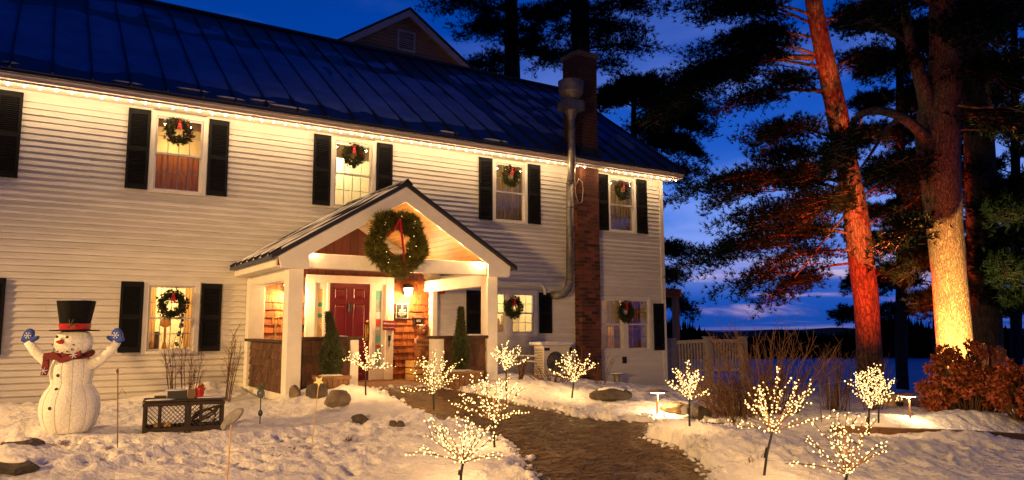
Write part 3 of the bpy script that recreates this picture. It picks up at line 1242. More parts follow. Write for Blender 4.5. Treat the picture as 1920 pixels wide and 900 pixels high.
# ground floor
shutter(1.298, -.366, .82)
shutter(2.566, -.366, .82)
shutter(-.640, -.366, .82)
window(1.648, 2.552, -.40, .85, 4, 2)
r = room(1.7, 2.5, -.36, .80, 1.6, CREAM, 90, (1, .70, .34), (2.1, 1.0, .72))
curtain(1.72, 1.88, .2, -.3, .82, CURT, r, 3)
curtain(2.34, 2.48, .2, -.3, .82, CURT, r, 3)
MB().box(1.66, 1.98, .35, .55, -.36, -.02).part('chair_back', WOODM, r)
tl = MB()
tl.lathe([(.06, -.36), (.02, -.2), (.02, .05), (.10, .09), (.06, .26)], 10, (2.10, .6, 0))
tl.part('table_lamp', CURT, r)
tr = MB()
for k in range(40):
    a = rng.uniform(0, 6.28)
    zz = rng.uniform(0, .8)
    rr = .16 * (1 - zz / .85)
    tr.ball((2.42 + rr * math.cos(a), .55 + rr * math.sin(a), -.36 + zz), .035, 5, 4)
tr.part('indoor_tree', CONIF, r)
tb_ = MB()
for k in range(14):
    a = rng.uniform(0, 6.28)
    zz = rng.uniform(.05, .75)
    rr = .17 * (1 - zz / .85)
    tb_.ball((2.42 + rr * math.cos(a), .55 + rr * math.sin(a), -.36 + zz), .009, 5, 4)
tb_.part('indoor_tree_bulbs', BULB, r)
# kitchen window beside the porch
shutter_k = shutter_mesh(.93)
SH[.93] = shutter_k.mesh('shutter', SHUT)
inst('shutter', SH[.93], house, (7.93, -.037, -.10))
inst('shutter', SH[.93], house, (9.84, -.037, -.10))
window(8.30, 9.03, -.14, .88, 3, 2)
window(9.035, 9.79, -.14, .88, 3, 2)
r = room(8.36, 9.72, -.11, .82, 1.3, CREAM, 100, (1, .76, .42))
MB().box(8.5, 9.6, 1.0, 1.2, -.3, .12).part('counter', WOODM, r)
sh = MB()
for k in range(7):
    xx = 8.5 + k * .17
    sh.box(xx, xx + .08, 1.02, 1.1, .12, .12 + rng.uniform(.08, .22))
sh.part('jars', BLIND, r)
MB().ball((8.72, .3, -.03), .06, 10, 6).part('red_bowl', BERRY, r)
# sitting-room window at the far corner
inst('shutter', SH.setdefault(1.186, shutter_mesh(1.186).mesh('shutter', SHUT)), house, (13.385, -.037, -.55))
window(11.60, 12.44, -.56, .80, 3, 2)
window(12.445, 13.31, -.56, .80, 4, 2)
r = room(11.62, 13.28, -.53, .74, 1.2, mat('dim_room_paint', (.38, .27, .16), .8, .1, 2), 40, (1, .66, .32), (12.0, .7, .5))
curtain(12.05, 12.25, .2, -.5, .05, CURT, r, 3)
curtain(12.5, 13.2, .25, -.5, .72, CURTB, r, 8, .012)
MB().box(12.55, 13.15, .12, .175, -.02, .0).part('shelf_rail', WHITE, r)
MB().lathe([(.03, -.36), (.01, -.2), (.01, -.12), (.02, -.10)], 8, (11.8, .5, 0)).part('candle', WHITE, r)

# ------------------------------------------------------------------ chimney of bricks
chx0, chx1, chp = 10.89, 11.47, -.266
chim = MB()
chim.box(chx0 + .006, chx1 - .006, chp + .006, -.002, -1.75, 4.0)
chim.box(chx0 + .006, chx1 - .006, chp + .006, .36, 4.001, 6.68)
chimney = chim.part('chimney', MORTAR, house)
BL, BH, BG = .215, .068, .012
brk = MB().box(0, 1, 0, 1, 0, 1)


def bricks_course(z, odd, z1, back):
    """boxes of one course: front face then left face (and the right face above the roof)"""
    out = []
    x = chx0 - (0 if not odd else 0)
    first = True
    cur = chx0
    ln = BL if not odd else BL / 2
    while cur < chx1 - .02:
        e = min(cur + ln, chx1)
        out.append((cur, e - BG * .9 if e < chx1 else e, chp - .004 * rng.random(), chp + .09, z, z1))
        cur = e
        ln = BL
    cur = chp + .09 + BG
    ln = BL / 2 if not odd else BL
    while cur < back - .01:
        e = min(cur + ln, back)
        dx = .004 * rng.random()
        out.append((chx0 - dx, chx0 + .08, cur, e - BG, z, z1))
        cur = e
        ln = BL
    return out


unit = brk.mesh('brick', BRICK)
cnt = 0
upper = MB()
zc = -1.5
j = 0
while zc < 3.84:
    for b_ in bricks_course(zc, j % 2, zc + BH, -.004):
        if cnt < 300:
            inst('brick', unit, chimney, (b_[0], b_[2], b_[4]), None, (b_[1] - b_[0], b_[3] - b_[2], b_[5] - b_[4]))
            cnt += 1
        else:
            upper.box(*b_)
    zc += BH + BG
    j += 1
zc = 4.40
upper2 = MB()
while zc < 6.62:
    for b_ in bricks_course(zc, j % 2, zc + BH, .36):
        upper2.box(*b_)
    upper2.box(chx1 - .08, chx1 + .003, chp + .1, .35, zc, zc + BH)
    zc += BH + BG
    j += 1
if upper.v:
    upper.part('brickwork_upper', BRICK, chimney, kind='stuff')
upper2.part('brickwork_stack', mat('shade_dark_brick', (.055, .02, .013), .9, .4, 18, .4, 60), chimney, kind='stuff')  # stack brick coloured darker so it looks unlit
fl = MB()
fl.box(chx0 - .05, chx1 + .05, chp - .06, .42, 4.05, 4.36)
fl.part('flashing', ROOFD, chimney)
cap = MB().box(chx0 - .04, chx1 + .04, chp - .05, .42, 6.66, 6.76)
bevel(cap.part('chimney_cap', MORTAR, chimney), .01)

# ------------------------------------------------------------------ kitchen exhaust duct
duct = thing('exhaust_duct', (10.4, -.3, .7), 'grey metal kitchen exhaust duct climbing the wall beside the chimney to a round fan', 'exhaust duct')
pb = on_y(1038, 553, -.02)
MB().tube([(pb.x - .05, .02, pb.z + .0), (pb.x - .02, -.16, pb.z - .02), (pb.x + .12, -.24, pb.z + .02), (pb.x + .25, -.25, pb.z + .14), (pb.x + .30, -.25, pb.z + .32)], .095, 14).part('lower_elbow', STEEL, duct, smooth=True)
px_ = pb.x + .30
MB().tube([(px_, -.25, pb.z + .30), (px_ + .04, -.25, 3.45)], .085, 14).part('pipe', STEEL, duct, smooth=True)
for zz in (1.35, 2.1, 2.85, 3.42):
    MB().lathe([(.088, -.02), (.097, -.015), (.097, .015), (.088, .02)], 14, (px_ + .03, -.25, zz)).part('clamp_band', STEEL, duct)
MB().tube([(px_ + .04, -.25, 3.42), (px_ + .05, -.30, 3.6), (px_ - .12, -.55, 3.85), (px_ - .22, -.68, 4.02), (px_ - .24, -.70, 4.25)], .088, 14).part('upper_elbow', STEEL, duct, smooth=True)
fx, fy = px_ - .24, -.70
MB().lathe([(.085, 4.2), (.085, 4.55), (.095, 4.56), (.095, 4.60), (.085, 4.61), (.085, 4.8), (.16, 5.02), (.19, 5.05)], 16, (fx, fy, 0)).part('stack_cone', STEEL, duct, smooth=False)
MB().box(fx - .24, fx + .24, fy - .2, fy + .2, 5.02, 5.26).part('fan_housing', STEEL, duct)
MB().lathe([(.13, 5.26), (.18, 5.30), (.27, 5.42), (.29, 5.46), (.30, 5.72), (.27, 5.74), (.0, 5.73)], 24, (fx, fy, 0)).part('fan_bowl', STEEL, duct, smooth=False)
MB().tube([(px_ + .17, -.27, 4.0), (px_ + .15, -.29, 3.6), (px_ + .17, -.29, 3.2), (px_ + .25, -.3, 2.95), (px_ + .36, -.3, 3.0), (px_ + .40, -.3, 3.3), (px_ + .36, -.3, 3.5), (px_ + .27, -.3, 3.55), (px_ + .20, -.29, 3.4)], .012, 6).part('hanging_cable', GUTTER, duct, smooth=True)
# white drain pipe on the wall above the kitchen window
dp = thing('drain_pipe', (9.4, -.08, .98), 'white plastic drain pipe bending down over the window beside the porch', 'drain pipe')
a_, b_, c_ = on_y(915, 531, -.08), on_y(1012, 533, -.08), on_y(1021, 548, -.06)
MB().tube([(7.3, -.08, a_.z), a_, b_, (b_.x + .06, -.08, b_.z - .01), (c_.x, -.08, c_.z + .05), (c_.x, -.06, c_.z - .05)], .04, 10).part('pipe', WHITE, dp, smooth=True)
# outdoor socket box low on the wall
MB().box(*(lambda p: (p.x - .05, p.x + .05, -.06, -.012, p.z - .08, p.z + .08))(on_y(1170, 675, -.02))).part('socket_box', BLACK, house)

# ------------------------------------------------------------------ string of bulbs along the eave
ls = thing('light_string', (4.5, -.36, SOF - .02), 'string of small warm bulbs hung along the eave of the house', 'light string')
cord = MB()
SY, SZ = -.415, 3.818
pts = [(HX0 + 2.5 + i * .215, SY, SZ + .045 - .012 * (i % 2)) for i in range(78)]
cord.tube(pts, .006, 4).part('cord', BLACK, ls)
bm_ = MB().ball((0, 0, 0), .021, 8, 6, (1, 1, 1.15)).mesh('bulb', BULB_E, True)
x = HX0 + 2.6
nb_ = 0
while x < 14.05:
    if not (10.95 < x < 11.4):
        inst('bulb', bm_, ls, (x, SY + rng.uniform(-.006, .006), SZ + rng.uniform(-.008, .008)))
        lamp('POINT', 'eave_bulb_light', (x, SY, SZ - .10), 3.0, (1.0, .62, .29), .02)
        nb_ += 1
    x += .215

# ------------------------------------------------------------------ the entrance: cedar wall, door, porch
CEY = -.035


def shingle_wall(x0, x1, z0, z1, y, m, parent, course=.14, wmin=.11, wmax=.20, holes=(), axis='x', sgn=-1, limit=None):
    z = z0
    while z < z1 - .02:
        zt = min(z + course, z1)
        x = x0 - rng.uniform(0, .08)
        while x < x1 - .01:
            e = x + rng.uniform(wmin, wmax)
            a, b = max(x, x0), min(e, x1)
            x = e + .004
            if b - a < .02:
                continue
            c = (a + b) / 2
            if any(h[0] < c < h[1] and h[2] < (z + zt) / 2 < h[3] for h in holes):
                continue
            if limit and not limit(c, z):
                continue
            dz = rng.uniform(-.004, .004)
            t0 = .028 + rng.uniform(-.004, .006)
            mb = MB()
            if axis == 'x':
                mb.prism([(y, zt + .01), (y + sgn * .004, zt + .01), (y + sgn * t0, z + dz), (y, z + dz)], a, b - .003, 'x')
            else:
                mb.prism([(y, zt + .01), (y + sgn * .004, zt + .01), (y + sgn * t0, z + dz), (y, z + dz)], a, b - .003, 'y')
            mb.part('shingle', m, parent)
        z += course


cw = MB().box(3.5, 7.2, CEY, -.0, -1.2, 1.0)
ent = cw.part('entrance_wall', WOODD, house)
shingle_wall(3.56, 7.06, -1.03, 1.0, CEY, CEDAR, ent, holes=((4.42, 6.22, -1.2, 1.05),))
PX, PZ, PS = 5.23, 2.39, .607       # porch ridge, slope of its roof
PYF = -2.75


def pz(x, d=0.0):
    return PZ - PS * abs(x - PX) - d


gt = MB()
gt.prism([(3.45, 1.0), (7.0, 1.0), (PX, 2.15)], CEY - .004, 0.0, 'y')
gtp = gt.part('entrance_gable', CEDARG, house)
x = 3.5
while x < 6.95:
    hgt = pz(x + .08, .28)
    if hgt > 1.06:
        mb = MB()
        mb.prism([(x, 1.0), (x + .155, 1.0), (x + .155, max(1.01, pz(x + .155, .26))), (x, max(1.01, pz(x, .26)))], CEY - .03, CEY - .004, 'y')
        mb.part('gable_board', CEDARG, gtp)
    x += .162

# door with sidelights
TRY = CEY - .06
cas = MB()
for a in ((4.42, 4.60, -1.03, 1.05), (6.05, 6.22, -1.03, 1.05), (4.60, 6.05, .90, 1.05), (4.83, 4.885, -1.03, .90), (5.715, 5.77, -1.03, .90)):
    cas.box(a[0], a[1], TRY, -.0, a[2], a[3])
dcs = cas.part('door_casing', TRIM, house)
bevel(dcs, .006)
for (a, b) in ((4.60, 4.83), (5.77, 6.05)):
    m = MB()
    g0, g1 = a + (b - a) * .26, b - (b - a) * .30
    m.box(a, g0, TRY + .03, -.01, -.98, .90)
    m.box(g1, b, TRY + .03, -.01, -.98, .90)
    m.box(g0, g1, TRY + .03, -.01, .78, .90)
    m.box(g0, g1, TRY + .03, -.01, -.98, -.72)
    sl_ = m.part('sidelight', TRIM, house)
    MB().box(g0, g1, TRY + .045, TRY + .05, -.72, .78).part('pane', mat('sidelight_glass', (0.30, 0.42, 0.42), .25, .3, 3) if a > 5 else mat('sidelight_lit', (.75, .60, .30), .4, .2, 3), sl_)
    if a > 5:
        STK = [mat('sticker_teal', (.12, .40, .38), .5, .1), mat('sticker_grey', (.35, .35, .36), .5, .1), mat('sticker_white', (.7, .7, .68), .5, .1), mat('sticker_red', (.45, .06, .03), .5, .1)]
        for zz, hh, mi in ((.60, .26, 0), (.36, .05, 1), (.22, .13, 2), (.06, .14, 3), (-.09, .10, 1), (-.24, .12, 0), (-.36, .06, 3), (-.50, .12, 0)):
            MB().box(g0 + .012, g1 - .012, TRY + .040, TRY + .044, zz, zz + hh).part('window_sticker', STK[mi], sl_)
    else:
        for zz in (.48, .27):
            mb = MB()
            mb.lathe([(.045, 0), (.045, .004)], 14, ((g0 + g1) / 2, TRY + .044, zz), M=Matrix.Rotation(rad(90), 3, 'X'))
            mb.part('window_sticker', mat('sticker_green', (.03, .28, .22), .5, .1), sl_)
        for k in range(4):
            xx = g0 + .02 + k * .022
            MB().box(xx, xx + .012, TRY + .04, TRY + .044, -.7, .1 - .03 * k).part('blind_slat', WOODY, sl_)
door = MB().box(4.885, 5.715, TRY + .035, -.005, -1.0, .90)
DR = door.part('front_door', REDDOOR, house)


def panel(x0, x1, z0, z1, nm='door_panel'):
    mb = MB()
    yy = TRY + .035
    o, i = .0, .028
    ring0 = [(x0, yy, z0), (x1, yy, z0), (x1, yy, z1), (x0, yy, z1)]
    vs = ring0 + [(x0 + .012, yy - .010, z0 + .012), (x1 - .012, yy - .010, z0 + .012), (x1 - .012, yy - .010, z1 - .012), (x0 + .012, yy - .010, z1 - .012)]
    vs += [(x0 + i, yy - .001, z0 + i), (x1 - i, yy - .001, z0 + i), (x1 - i, yy - .001, z1 - i), (x0 + i, yy - .001, z1 - i)]
    vs += [(x0 + i + .03, yy - .009, z0 + i + .03), (x1 - i - .03, yy - .009, z0 + i + .03), (x1 - i - .03, yy - .009, z1 - i - .03), (x0 + i + .03, yy - .009, z1 - i - .03)]
    fs = []
    for r_ in range(3):
        for q in range(4):
            a = r_ * 4 + q
            b = r_ * 4 + (q + 1) % 4
            fs.append((a, b, b + 4, a + 4))
    fs.append((12, 13, 14, 15))
    mb.add(vs, fs)
    mb.part(nm, REDDOOR, DR)


for (a, b) in ((4.985, 5.235), (5.365, 5.615)):
    panel(a, b, .60, .80)
    panel(a, b, -.18, .50)
    panel(a, b, -.88, -.30)
kn = MB().box(5.27, 5.33, TRY + .0, TRY + .03, .34, .52)
bevel(kn.part('knocker', BLACK, DR), .01)
hs = MB().box(5.625, 5.685, TRY + .012, TRY + .034, -.22, .10)
hs.tube([(5.655, TRY + .012, .06), (5.655, TRY - .05, .04), (5.655, TRY - .055, -.08), (5.655, TRY + .012, -.12)], .011, 8)
hs.tube([(5.655, TRY + .02, -.15), (5.655, TRY - .045, -.15), (5.56, TRY - .05, -.15)], .011, 8)
hs.lathe([(.03, 0), (.03, .012), (.012, .02)], 12, (5.655, TRY + .012, .16), M=Matrix.Rotation(rad(90), 3, 'X'))
bevel(hs.part('handle_set', BRASS, DR), .004)
MB().box(4.44, 6.20, TRY - .12, -.0, -1.05, -.985).part('threshold', WOODM, house)
kb = MB().box(6.10, 6.15, TRY - .03, TRY, -.22, -.12)
kb.box(6.115, 6.135, TRY - .012, TRY, -.34, -.22)
kb.part('key_box', BLACK, house)
# wall lanterns
for (lx, lb) in ((6.50, 'right'), (4.06, 'left')):
    wl_ = thing('wall_lantern', (lx, -.08, .72), 'lit white lantern on the cedar wall ' + ('right of the red door above the black plaque' if lb == 'right' else 'left of the red door behind the porch column'), 'wall lantern', 'lanterns beside the front door')
    MB().box(lx - .06, lx + .06, -.075, -.05, .70, .92).part('back_plate', BLACK, wl_)
    lm = MB()
    lm.lathe([(.075, .68), (.10, .84)], 4, (lx, -.17, 0), M=Matrix.Rotation(rad(45), 3, 'Z'))
    lm.part('lamp_glass', LAMPG, wl_)
    lc = MB()
    lc.lathe([(.125, .845), (.03, .91), (.012, .93)], 4, (lx, -.17, 0), M=Matrix.Rotation(rad(45), 3, 'Z'))
    lc.box(lx - .012, lx + .012, -.17, -.06, .90, .915)
    lc.part('lamp_cap', BLACK, wl_)
    lamp('POINT', 'lantern_light', (lx, -.24, .66), 120, (1, .56, .22), .05)

# porch proper
porch = thing('porch', (5.25, -2.5, -1.0), 'gabled entrance porch with white columns, shingled low walls and a dark roof edge', 'porch')
fl_ = MB()
y = -2.56
while y < -.06:
    MB().box(3.42, 7.08, y, y + .136, -1.04, -1.0 + rng.uniform(-.002, .002)).part('floor_board', WOODM, porch)
    y += .14
MB().box(3.40, 7.10, -2.58, -2.562, -1.2, -1.0).part('floor_edge', WOODM, porch)
for (x0, x1) in ((3.34, 3.575), (6.905, 7.12)):
    c = MB().box(x0, x1, -2.62, -2.385, -1.12, .965)
    bevel(c.part('column', TRIM, porch), .008)
    pl = MB().box(x0 + (.0 if x0 < 5 else .12), x1 + (.05 if x0 < 5 else .02), -.22, CEY, -1.05, .965)
    bevel(pl.part('wall_post', TRIM, porch), .006)
bevel(MB().box(3.577, 6.903, -2.60, -2.42, .965, 1.195).part('front_beam', TRIM, porch), .006)
for (x0, x1) in ((3.36, 3.555), (6.925, 7.10)):
    bevel(MB().box(x0, x1, -2.383, -.045, .775, 1.0).part('side_beam', TRIM, porch), .006)
    MB().box(x0 - .015, x1 + .015, -2.38, -.05, .80, .83).part('beam_moulding', TRIM, porch)
# half posts and low walls
for (x0, x1) in ((4.374, 4.515), (5.849, 6.06)):
    bevel(MB().box(x0, x1, -2.58, -2.42, -1.05, -.16).part('half_post', TRIM, porch), .005)
for (x0, x1, e0, e1) in ((3.577, 4.372, 3.55, 4.56), (6.062, 6.903, 5.83, 6.93)):
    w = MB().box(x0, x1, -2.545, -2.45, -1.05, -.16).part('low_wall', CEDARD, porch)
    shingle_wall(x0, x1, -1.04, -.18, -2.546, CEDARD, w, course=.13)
    bevel(MB().box(e0 if e0 > 4 else 3.577, e1 if e1 < 6 else 6.903, -2.66, -2.36, -.16, -.11).part('wall_cap', WOODD, porch), .006)
    sc = MB()
    sc.ball(((x0 + x1) / 2 + .15, -2.5, -.11), 1, 14, 6, ((x1 - x0) * .3, .10, .022))
    sc.part('cap_snow', SNOW, porch, smooth=True)
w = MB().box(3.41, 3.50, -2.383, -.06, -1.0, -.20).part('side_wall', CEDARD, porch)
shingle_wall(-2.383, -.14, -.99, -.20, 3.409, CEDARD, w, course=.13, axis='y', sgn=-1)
bevel(MB().box(3.33, 3.56, -2.383, -.05, -.20, -.15).part('wall_cap', WOODD, porch), .006)
MB().box(3.375, 3.395, -2.60, -.02, -1.15, -.985).part('skirt_board', TRIM, porch)
MB().box(3.375, 3.62, -2.615, -2.595, -1.30, -.985).part('skirt_board', WOODM, porch)
bevel(MB().box(3.335, 3.375, -.14, -.03, -1.25, -.16).part('corner_trim', TRIM, porch), .004)
# rake boards, roof, ceiling
for s in (-1, 1):
    P_ = [(0, PZ), (2.09, PZ - PS * 2.09), (2.04, .934), (1.62, .934), (1.62, pz(PX + 1.62, .26)), (0, PZ - .26)]
    m = MB().prism([(PX + s * a, b) for a, b in P_], PYF + .002 * s, PYF + .045, 'y')
    bevel(m.part('rake_board', TRIM, porch), .004)
    R_ = [(0, PZ + .075), (2.20, PZ + .075 - PS * 2.20), (2.20, PZ + .005 - PS * 2.20), (0, PZ + .005)]
    MB().prism([(PX + s * a, b) for a, b in R_], PYF - .05 + .002 * s, PYF + .03, 'y').part('roof_edge', ROOFD, porch)
    R_ = [(0, PZ + .065), (2.20, PZ + .065 - PS * 2.20), (2.20, PZ + .012 - PS * 2.20), (0, PZ + .012)]
    MB().prism([(PX + s * a, b) for a, b in R_], PYF + .031, -.03, 'y').part('roof_slope', ROOFM, porch)
    k = 0
    while PYF + .1 + k * .42 < -.1:
        yy = PYF + .1 + k * .42
        a0 = Vector((PX + s * .03, yy, PZ + .085 - PS * .03))
        a1 = Vector((PX + s * 2.215, yy, PZ + .085 - PS * 2.215))
        MB().beam(a0, a1, .022, .05).part('roof_seam', ROOFD, porch)
        k += 1
    # eave fascia under the side edge
    MB().box(PX + s * 2.10 - .012, PX + s * 2.10 + .012, PYF + .05, -.03, .96, PZ - PS * 2.10).part('eave_fascia', TRIM, porch)
    MB().box(min(PX + s * 1.9, PX + s * 2.088), max(PX + s * 1.9, PX + s * 2.088), PYF + .05, -.03, .955, .975).part('eave_soffit', TRIM, porch)
    # tongue and groove ceiling boards running back to the wall
    d = 0.02
    while d < 1.88:
        e = min(d + .115, 1.9)
        xa, xb = PX + s * d, PX + s * (e - .006)
        t = .012
        MB().prism([(xa, pz(xa, .035)), (xb, pz(xb, .035)), (xb, pz(xb, .035 + t)), (xa, pz(xa, .035 + t))], PYF + .05, CEY - .031, 'y').part('ceiling_board', PINE, porch)
        d = e
    # rope light on the back of the rake
    for q in range(10):
        t = .15 + q * .16
        xx = PX + s * t
        b = MB().ball((xx, PYF + .065, pz(xx, .235)), .012, 6, 4)
        b.part('rope_bulb', BULB, porch)
    for q in range(4):
        t = .25 + q * .42
        xx = PX + s * t
        lamp('POINT', 'rope_light', (xx, PYF + .10, pz(xx, .25)), 20 if s > 0 else 6, (1, .56, .22), .03)
# snow lying on the left slope
rs = MB()
nx_, ny_ = 40, 44
for j in range(ny_):
    for i in range(nx_):
        d = .10 + (2.16 - .10) * i / (nx_ - 1)
        y = PYF + .02 + (2.66) * j / (ny_ - 1)
        seamd = abs(((y - PYF - .1 + .21) % .42) - .21)
        h = .026 + .03 * float(fbm(np.array([d * 2.5]), np.array([y * 2.5]), 400, 3)[0]) + .01 * (seamd > .05)
        if i in (0, nx_ - 1) or j in (0, ny_ - 1):
            h = -.005
        if i > nx_ - 4:
            h = h if seamd > .07 else -.01
        rs.v.append((PX - d - h * .5, y, PZ + .066 - PS * d + h * .86))
for j in range(ny_ - 1):
    for i in range(nx_ - 1):
        rs.f.append((j * nx_ + i, (j + 1) * nx_ + i, (j + 1) * nx_ + i + 1, j * nx_ + i + 1))
rs.part('roof_snow', SNOW, porch, smooth=True, kind='stuff')
rcap = MB()
rcap.prism([(PX - .10, PZ + .03), (PX, PZ + .095), (PX + .10, PZ + .03), (PX, PZ + .125)], PYF - .07, -.03, 'y')
rcap.part('ridge_cap', ROOFD, porch)
bell = thing('fire_bell', (7.33, -.06, .68), 'small round red fire bell on the white siding beside the porch', 'fire bell')
bp_ = on_y(829, 545, -.05)
MB().lathe([(.075, 0), (.075, .03), (.05, .055), (.0, .06)], 16, (bp_.x, -.03, bp_.z), M=Matrix.Rotation(rad(90), 3, 'X')).part('gong', mat('bell_red', (.45, .015, .012), .3, .1), bell, smooth=False)
MB().lathe([(.02, 0), (.02, .07)], 8, (bp_.x, -.03, bp_.z), M=Matrix.Rotation(rad(90), 3, 'X')).part('hub', BLACK, bell)
MB().box(bp_.x - .07, bp_.x + .09, -.05, -.02, bp_.z + .07, bp_.z + .10).part('conduit', BLACK, bell)


def text(body, parent, loc, size, m, name='lettering', rot=(rad(90), 0, 0), ext=.0015, align='CENTER'):
    c = bpy.data.curves.new(name, 'FONT')
    c.body = body
    c.size = size
    c.extrude = ext
    c.align_x = align
    c.align_y = 'CENTER'
    tmp = bpy.data.objects.new(name, c)
    me = bpy.data.meshes.new_from_object(tmp)
    bpy.data.objects.remove(tmp)
    bpy.data.curves.remove(c)
    me.materials.clear()
    me.materials.append(m)
    o = bpy.data.objects.new(name, me)
    COL.objects.link(o)
    o.parent = parent
    pw = Vector((0, 0, 0))
    q = parent
    while q is not None:
        pw += q.location
        q = q.parent
    o.location = Vector(loc) - pw
    o.rotation_euler = rot
    return o


INK = mat('white_print', (.75, .72, .66), .5, .05)
PRED = mat('dark_red_sign', (.20, .012, .02), .5, .1)
pq = thing('plaque', (6.50, -.1, .25), 'black framed plaque with a white feather and lettering under the lantern', 'plaque')
a_, b_ = on_y(743, 569, -.09), on_y(765, 597, -.09)
MB().box(a_.x, b_.x, -.088, -.058, b_.z, a_.z).part('frame', INK, pq)
MB().box(a_.x + .012, b_.x - .012, -.092, -.07, b_.z + .012, a_.z - .012).part('board', BLACK, pq)
cxp, czp = (a_.x + b_.x) / 2, (a_.z + b_.z) / 2
text('MOST', pq, (cxp, -.094, czp + .005), .055, INK)
text('WEDDINGS', pq, (cxp, -.094, czp - .035), .036, INK)
MB().box(cxp - .085, cxp + .085, -.0945, -.091, czp - .068, czp - .060).part('print_line', INK, pq)
MB().box(cxp - .05, cxp + .05, -.0945, -.091, czp - .104, czp - .094).part('print_line', INK, pq)
MB().ball((cxp, -.094, czp + .075), .04, 8, 5, (.35, .06, 1)).part('feather', INK, pq)
ws = thing('door_sign', (6.2, -.13, -.0), 'small dark red sign saying Welcome hung on the door casing', 'sign', )
a_, b_ = on_y(718, 601, -.12), on_y(740, 619, -.12)
MB().box(a_.x, b_.x, -.125, -.112, b_.z, a_.z).part('board', PRED, ws)
cxs, czs = (a_.x + b_.x) / 2, (a_.z + b_.z) / 2
text('Welcome', ws, (cxs, -.127, czs + .035), .060, INK)
text('Please Come In', ws, (cxs, -.127, czs - .045), .036, INK)
MB().tube([(a_.x + .03, -.118, a_.z), (cxs, -.118, a_.z + .13), (b_.x - .03, -.118, a_.z)], .004, 4).part('hanging_cord', BLACK, ws)
# carved bear holding a welcome board on a wooden crate
bz = -.62
bcx = on_y(790, 690, -.45)
bear = thing('carved_bear', (bcx.x, -.45, bz), 'carved brown wooden bear holding a Welcome board beside the door', 'carved bear')
bx, by = bcx.x, -.45
bb = MB()
bb.lathe([(.0, 0), (.12, .01), (.14, .12), (.15, .28), (.13, .42), (.09, .50), (.0, .52)], 14, (bx, by, bz))
for s in (-1, 1):
    bb.tube([(bx + s * .07, by - .04, bz + .02), (bx + s * .08, by - .10, bz + .14), (bx + s * .07, by - .06, bz + .26)], [.06, .07, .05], 8)
    bb.tube([(bx + s * .12, by - .02, bz + .42), (bx + s * .17, by - .10, bz + .34), (bx + s * .13, by - .17, bz + .33)], [.05, .045, .04], 8)
bb.ball((bx, by - .02, bz + .60), .11, 12, 8)
bb.ball((bx, by - .12, bz + .575), .05, 10, 6)
for s in (-1, 1):
    bb.ball((bx + s * .085, by, bz + .69), .035, 8, 5)
bb.part('bear_body', mat('carved_wood', (.20, .07, .025), .6, .35, 8, .3, 30), bear, smooth=True)
MB().ball((bx, by - .17, bz + .585), .018, 6, 4).part('nose', BLACK, bear)
MB().ball((bx - .02, by - .02, bz + .70), 1, 10, 5, (.07, .06, .02)).part('snow_patch', SNOW, bear, smooth=True)
wb = MB().box(bx - .21, bx + .19, by - .215, by - .19, bz + .30, bz + .43)
wbo = wb.part('welcome_board', mat('sign_wood', (.33, .15, .05), .6, .25, 8), bear)
text('Welcome', wbo, (bx - .01, by - .217, bz + .365), .105, BLACK)
crt = thing('wooden_crate', (bx, by, -1.0), 'pale slatted wooden crate under the carved bear', 'crate')
for k in range(3):
    for (dx, dy, ax) in ((0, -.2, 'f'), (0, .2, 'f'), (-.24, 0, 's'), (.24, 0, 's')):
        zz = -.99 + k * .125
        m = MB()
        if ax == 'f':
            m.box(bx - .25, bx + .25, by + dy - .01, by + dy + .01, zz, zz + .105)
        else:
            m.box(bx + dx - .01, bx + dx + .01, by - .188, by + .188, zz, zz + .105)
        m.part('slat', WOODY, crt)
MB().box(bx - .25, bx + .25, by - .21, by + .21, -.64, -.622).part('lid', WOODY, crt)
# second small carved head fixed to the wall
md = thing('wall_mailbox', (6.75, -.1, .12), 'small dark letter box fixed to the cedar wall right of the plaque', 'letter box')
mp_ = on_y(783, 601, -.12)
m = MB().box(mp_.x - .09, mp_.x + .09, -.17, -.055, mp_.z - .09, mp_.z + .07)
bevel(m.part('box', BLACK, md), .01)
MB().prism([(-.19, mp_.z + .06), (-.055, mp_.z + .11), (-.055, mp_.z + .075), (-.19, mp_.z + .045)], mp_.x - .10, mp_.x + .10, 'x').part('lid', mat('worn_red', (.3, .07, .04), .5, .3), md)
MB().box(mp_.x - .05, mp_.x + .05, -.174, -.168, mp_.z - .03, mp_.z + .02).part('label_plate', INK, md)
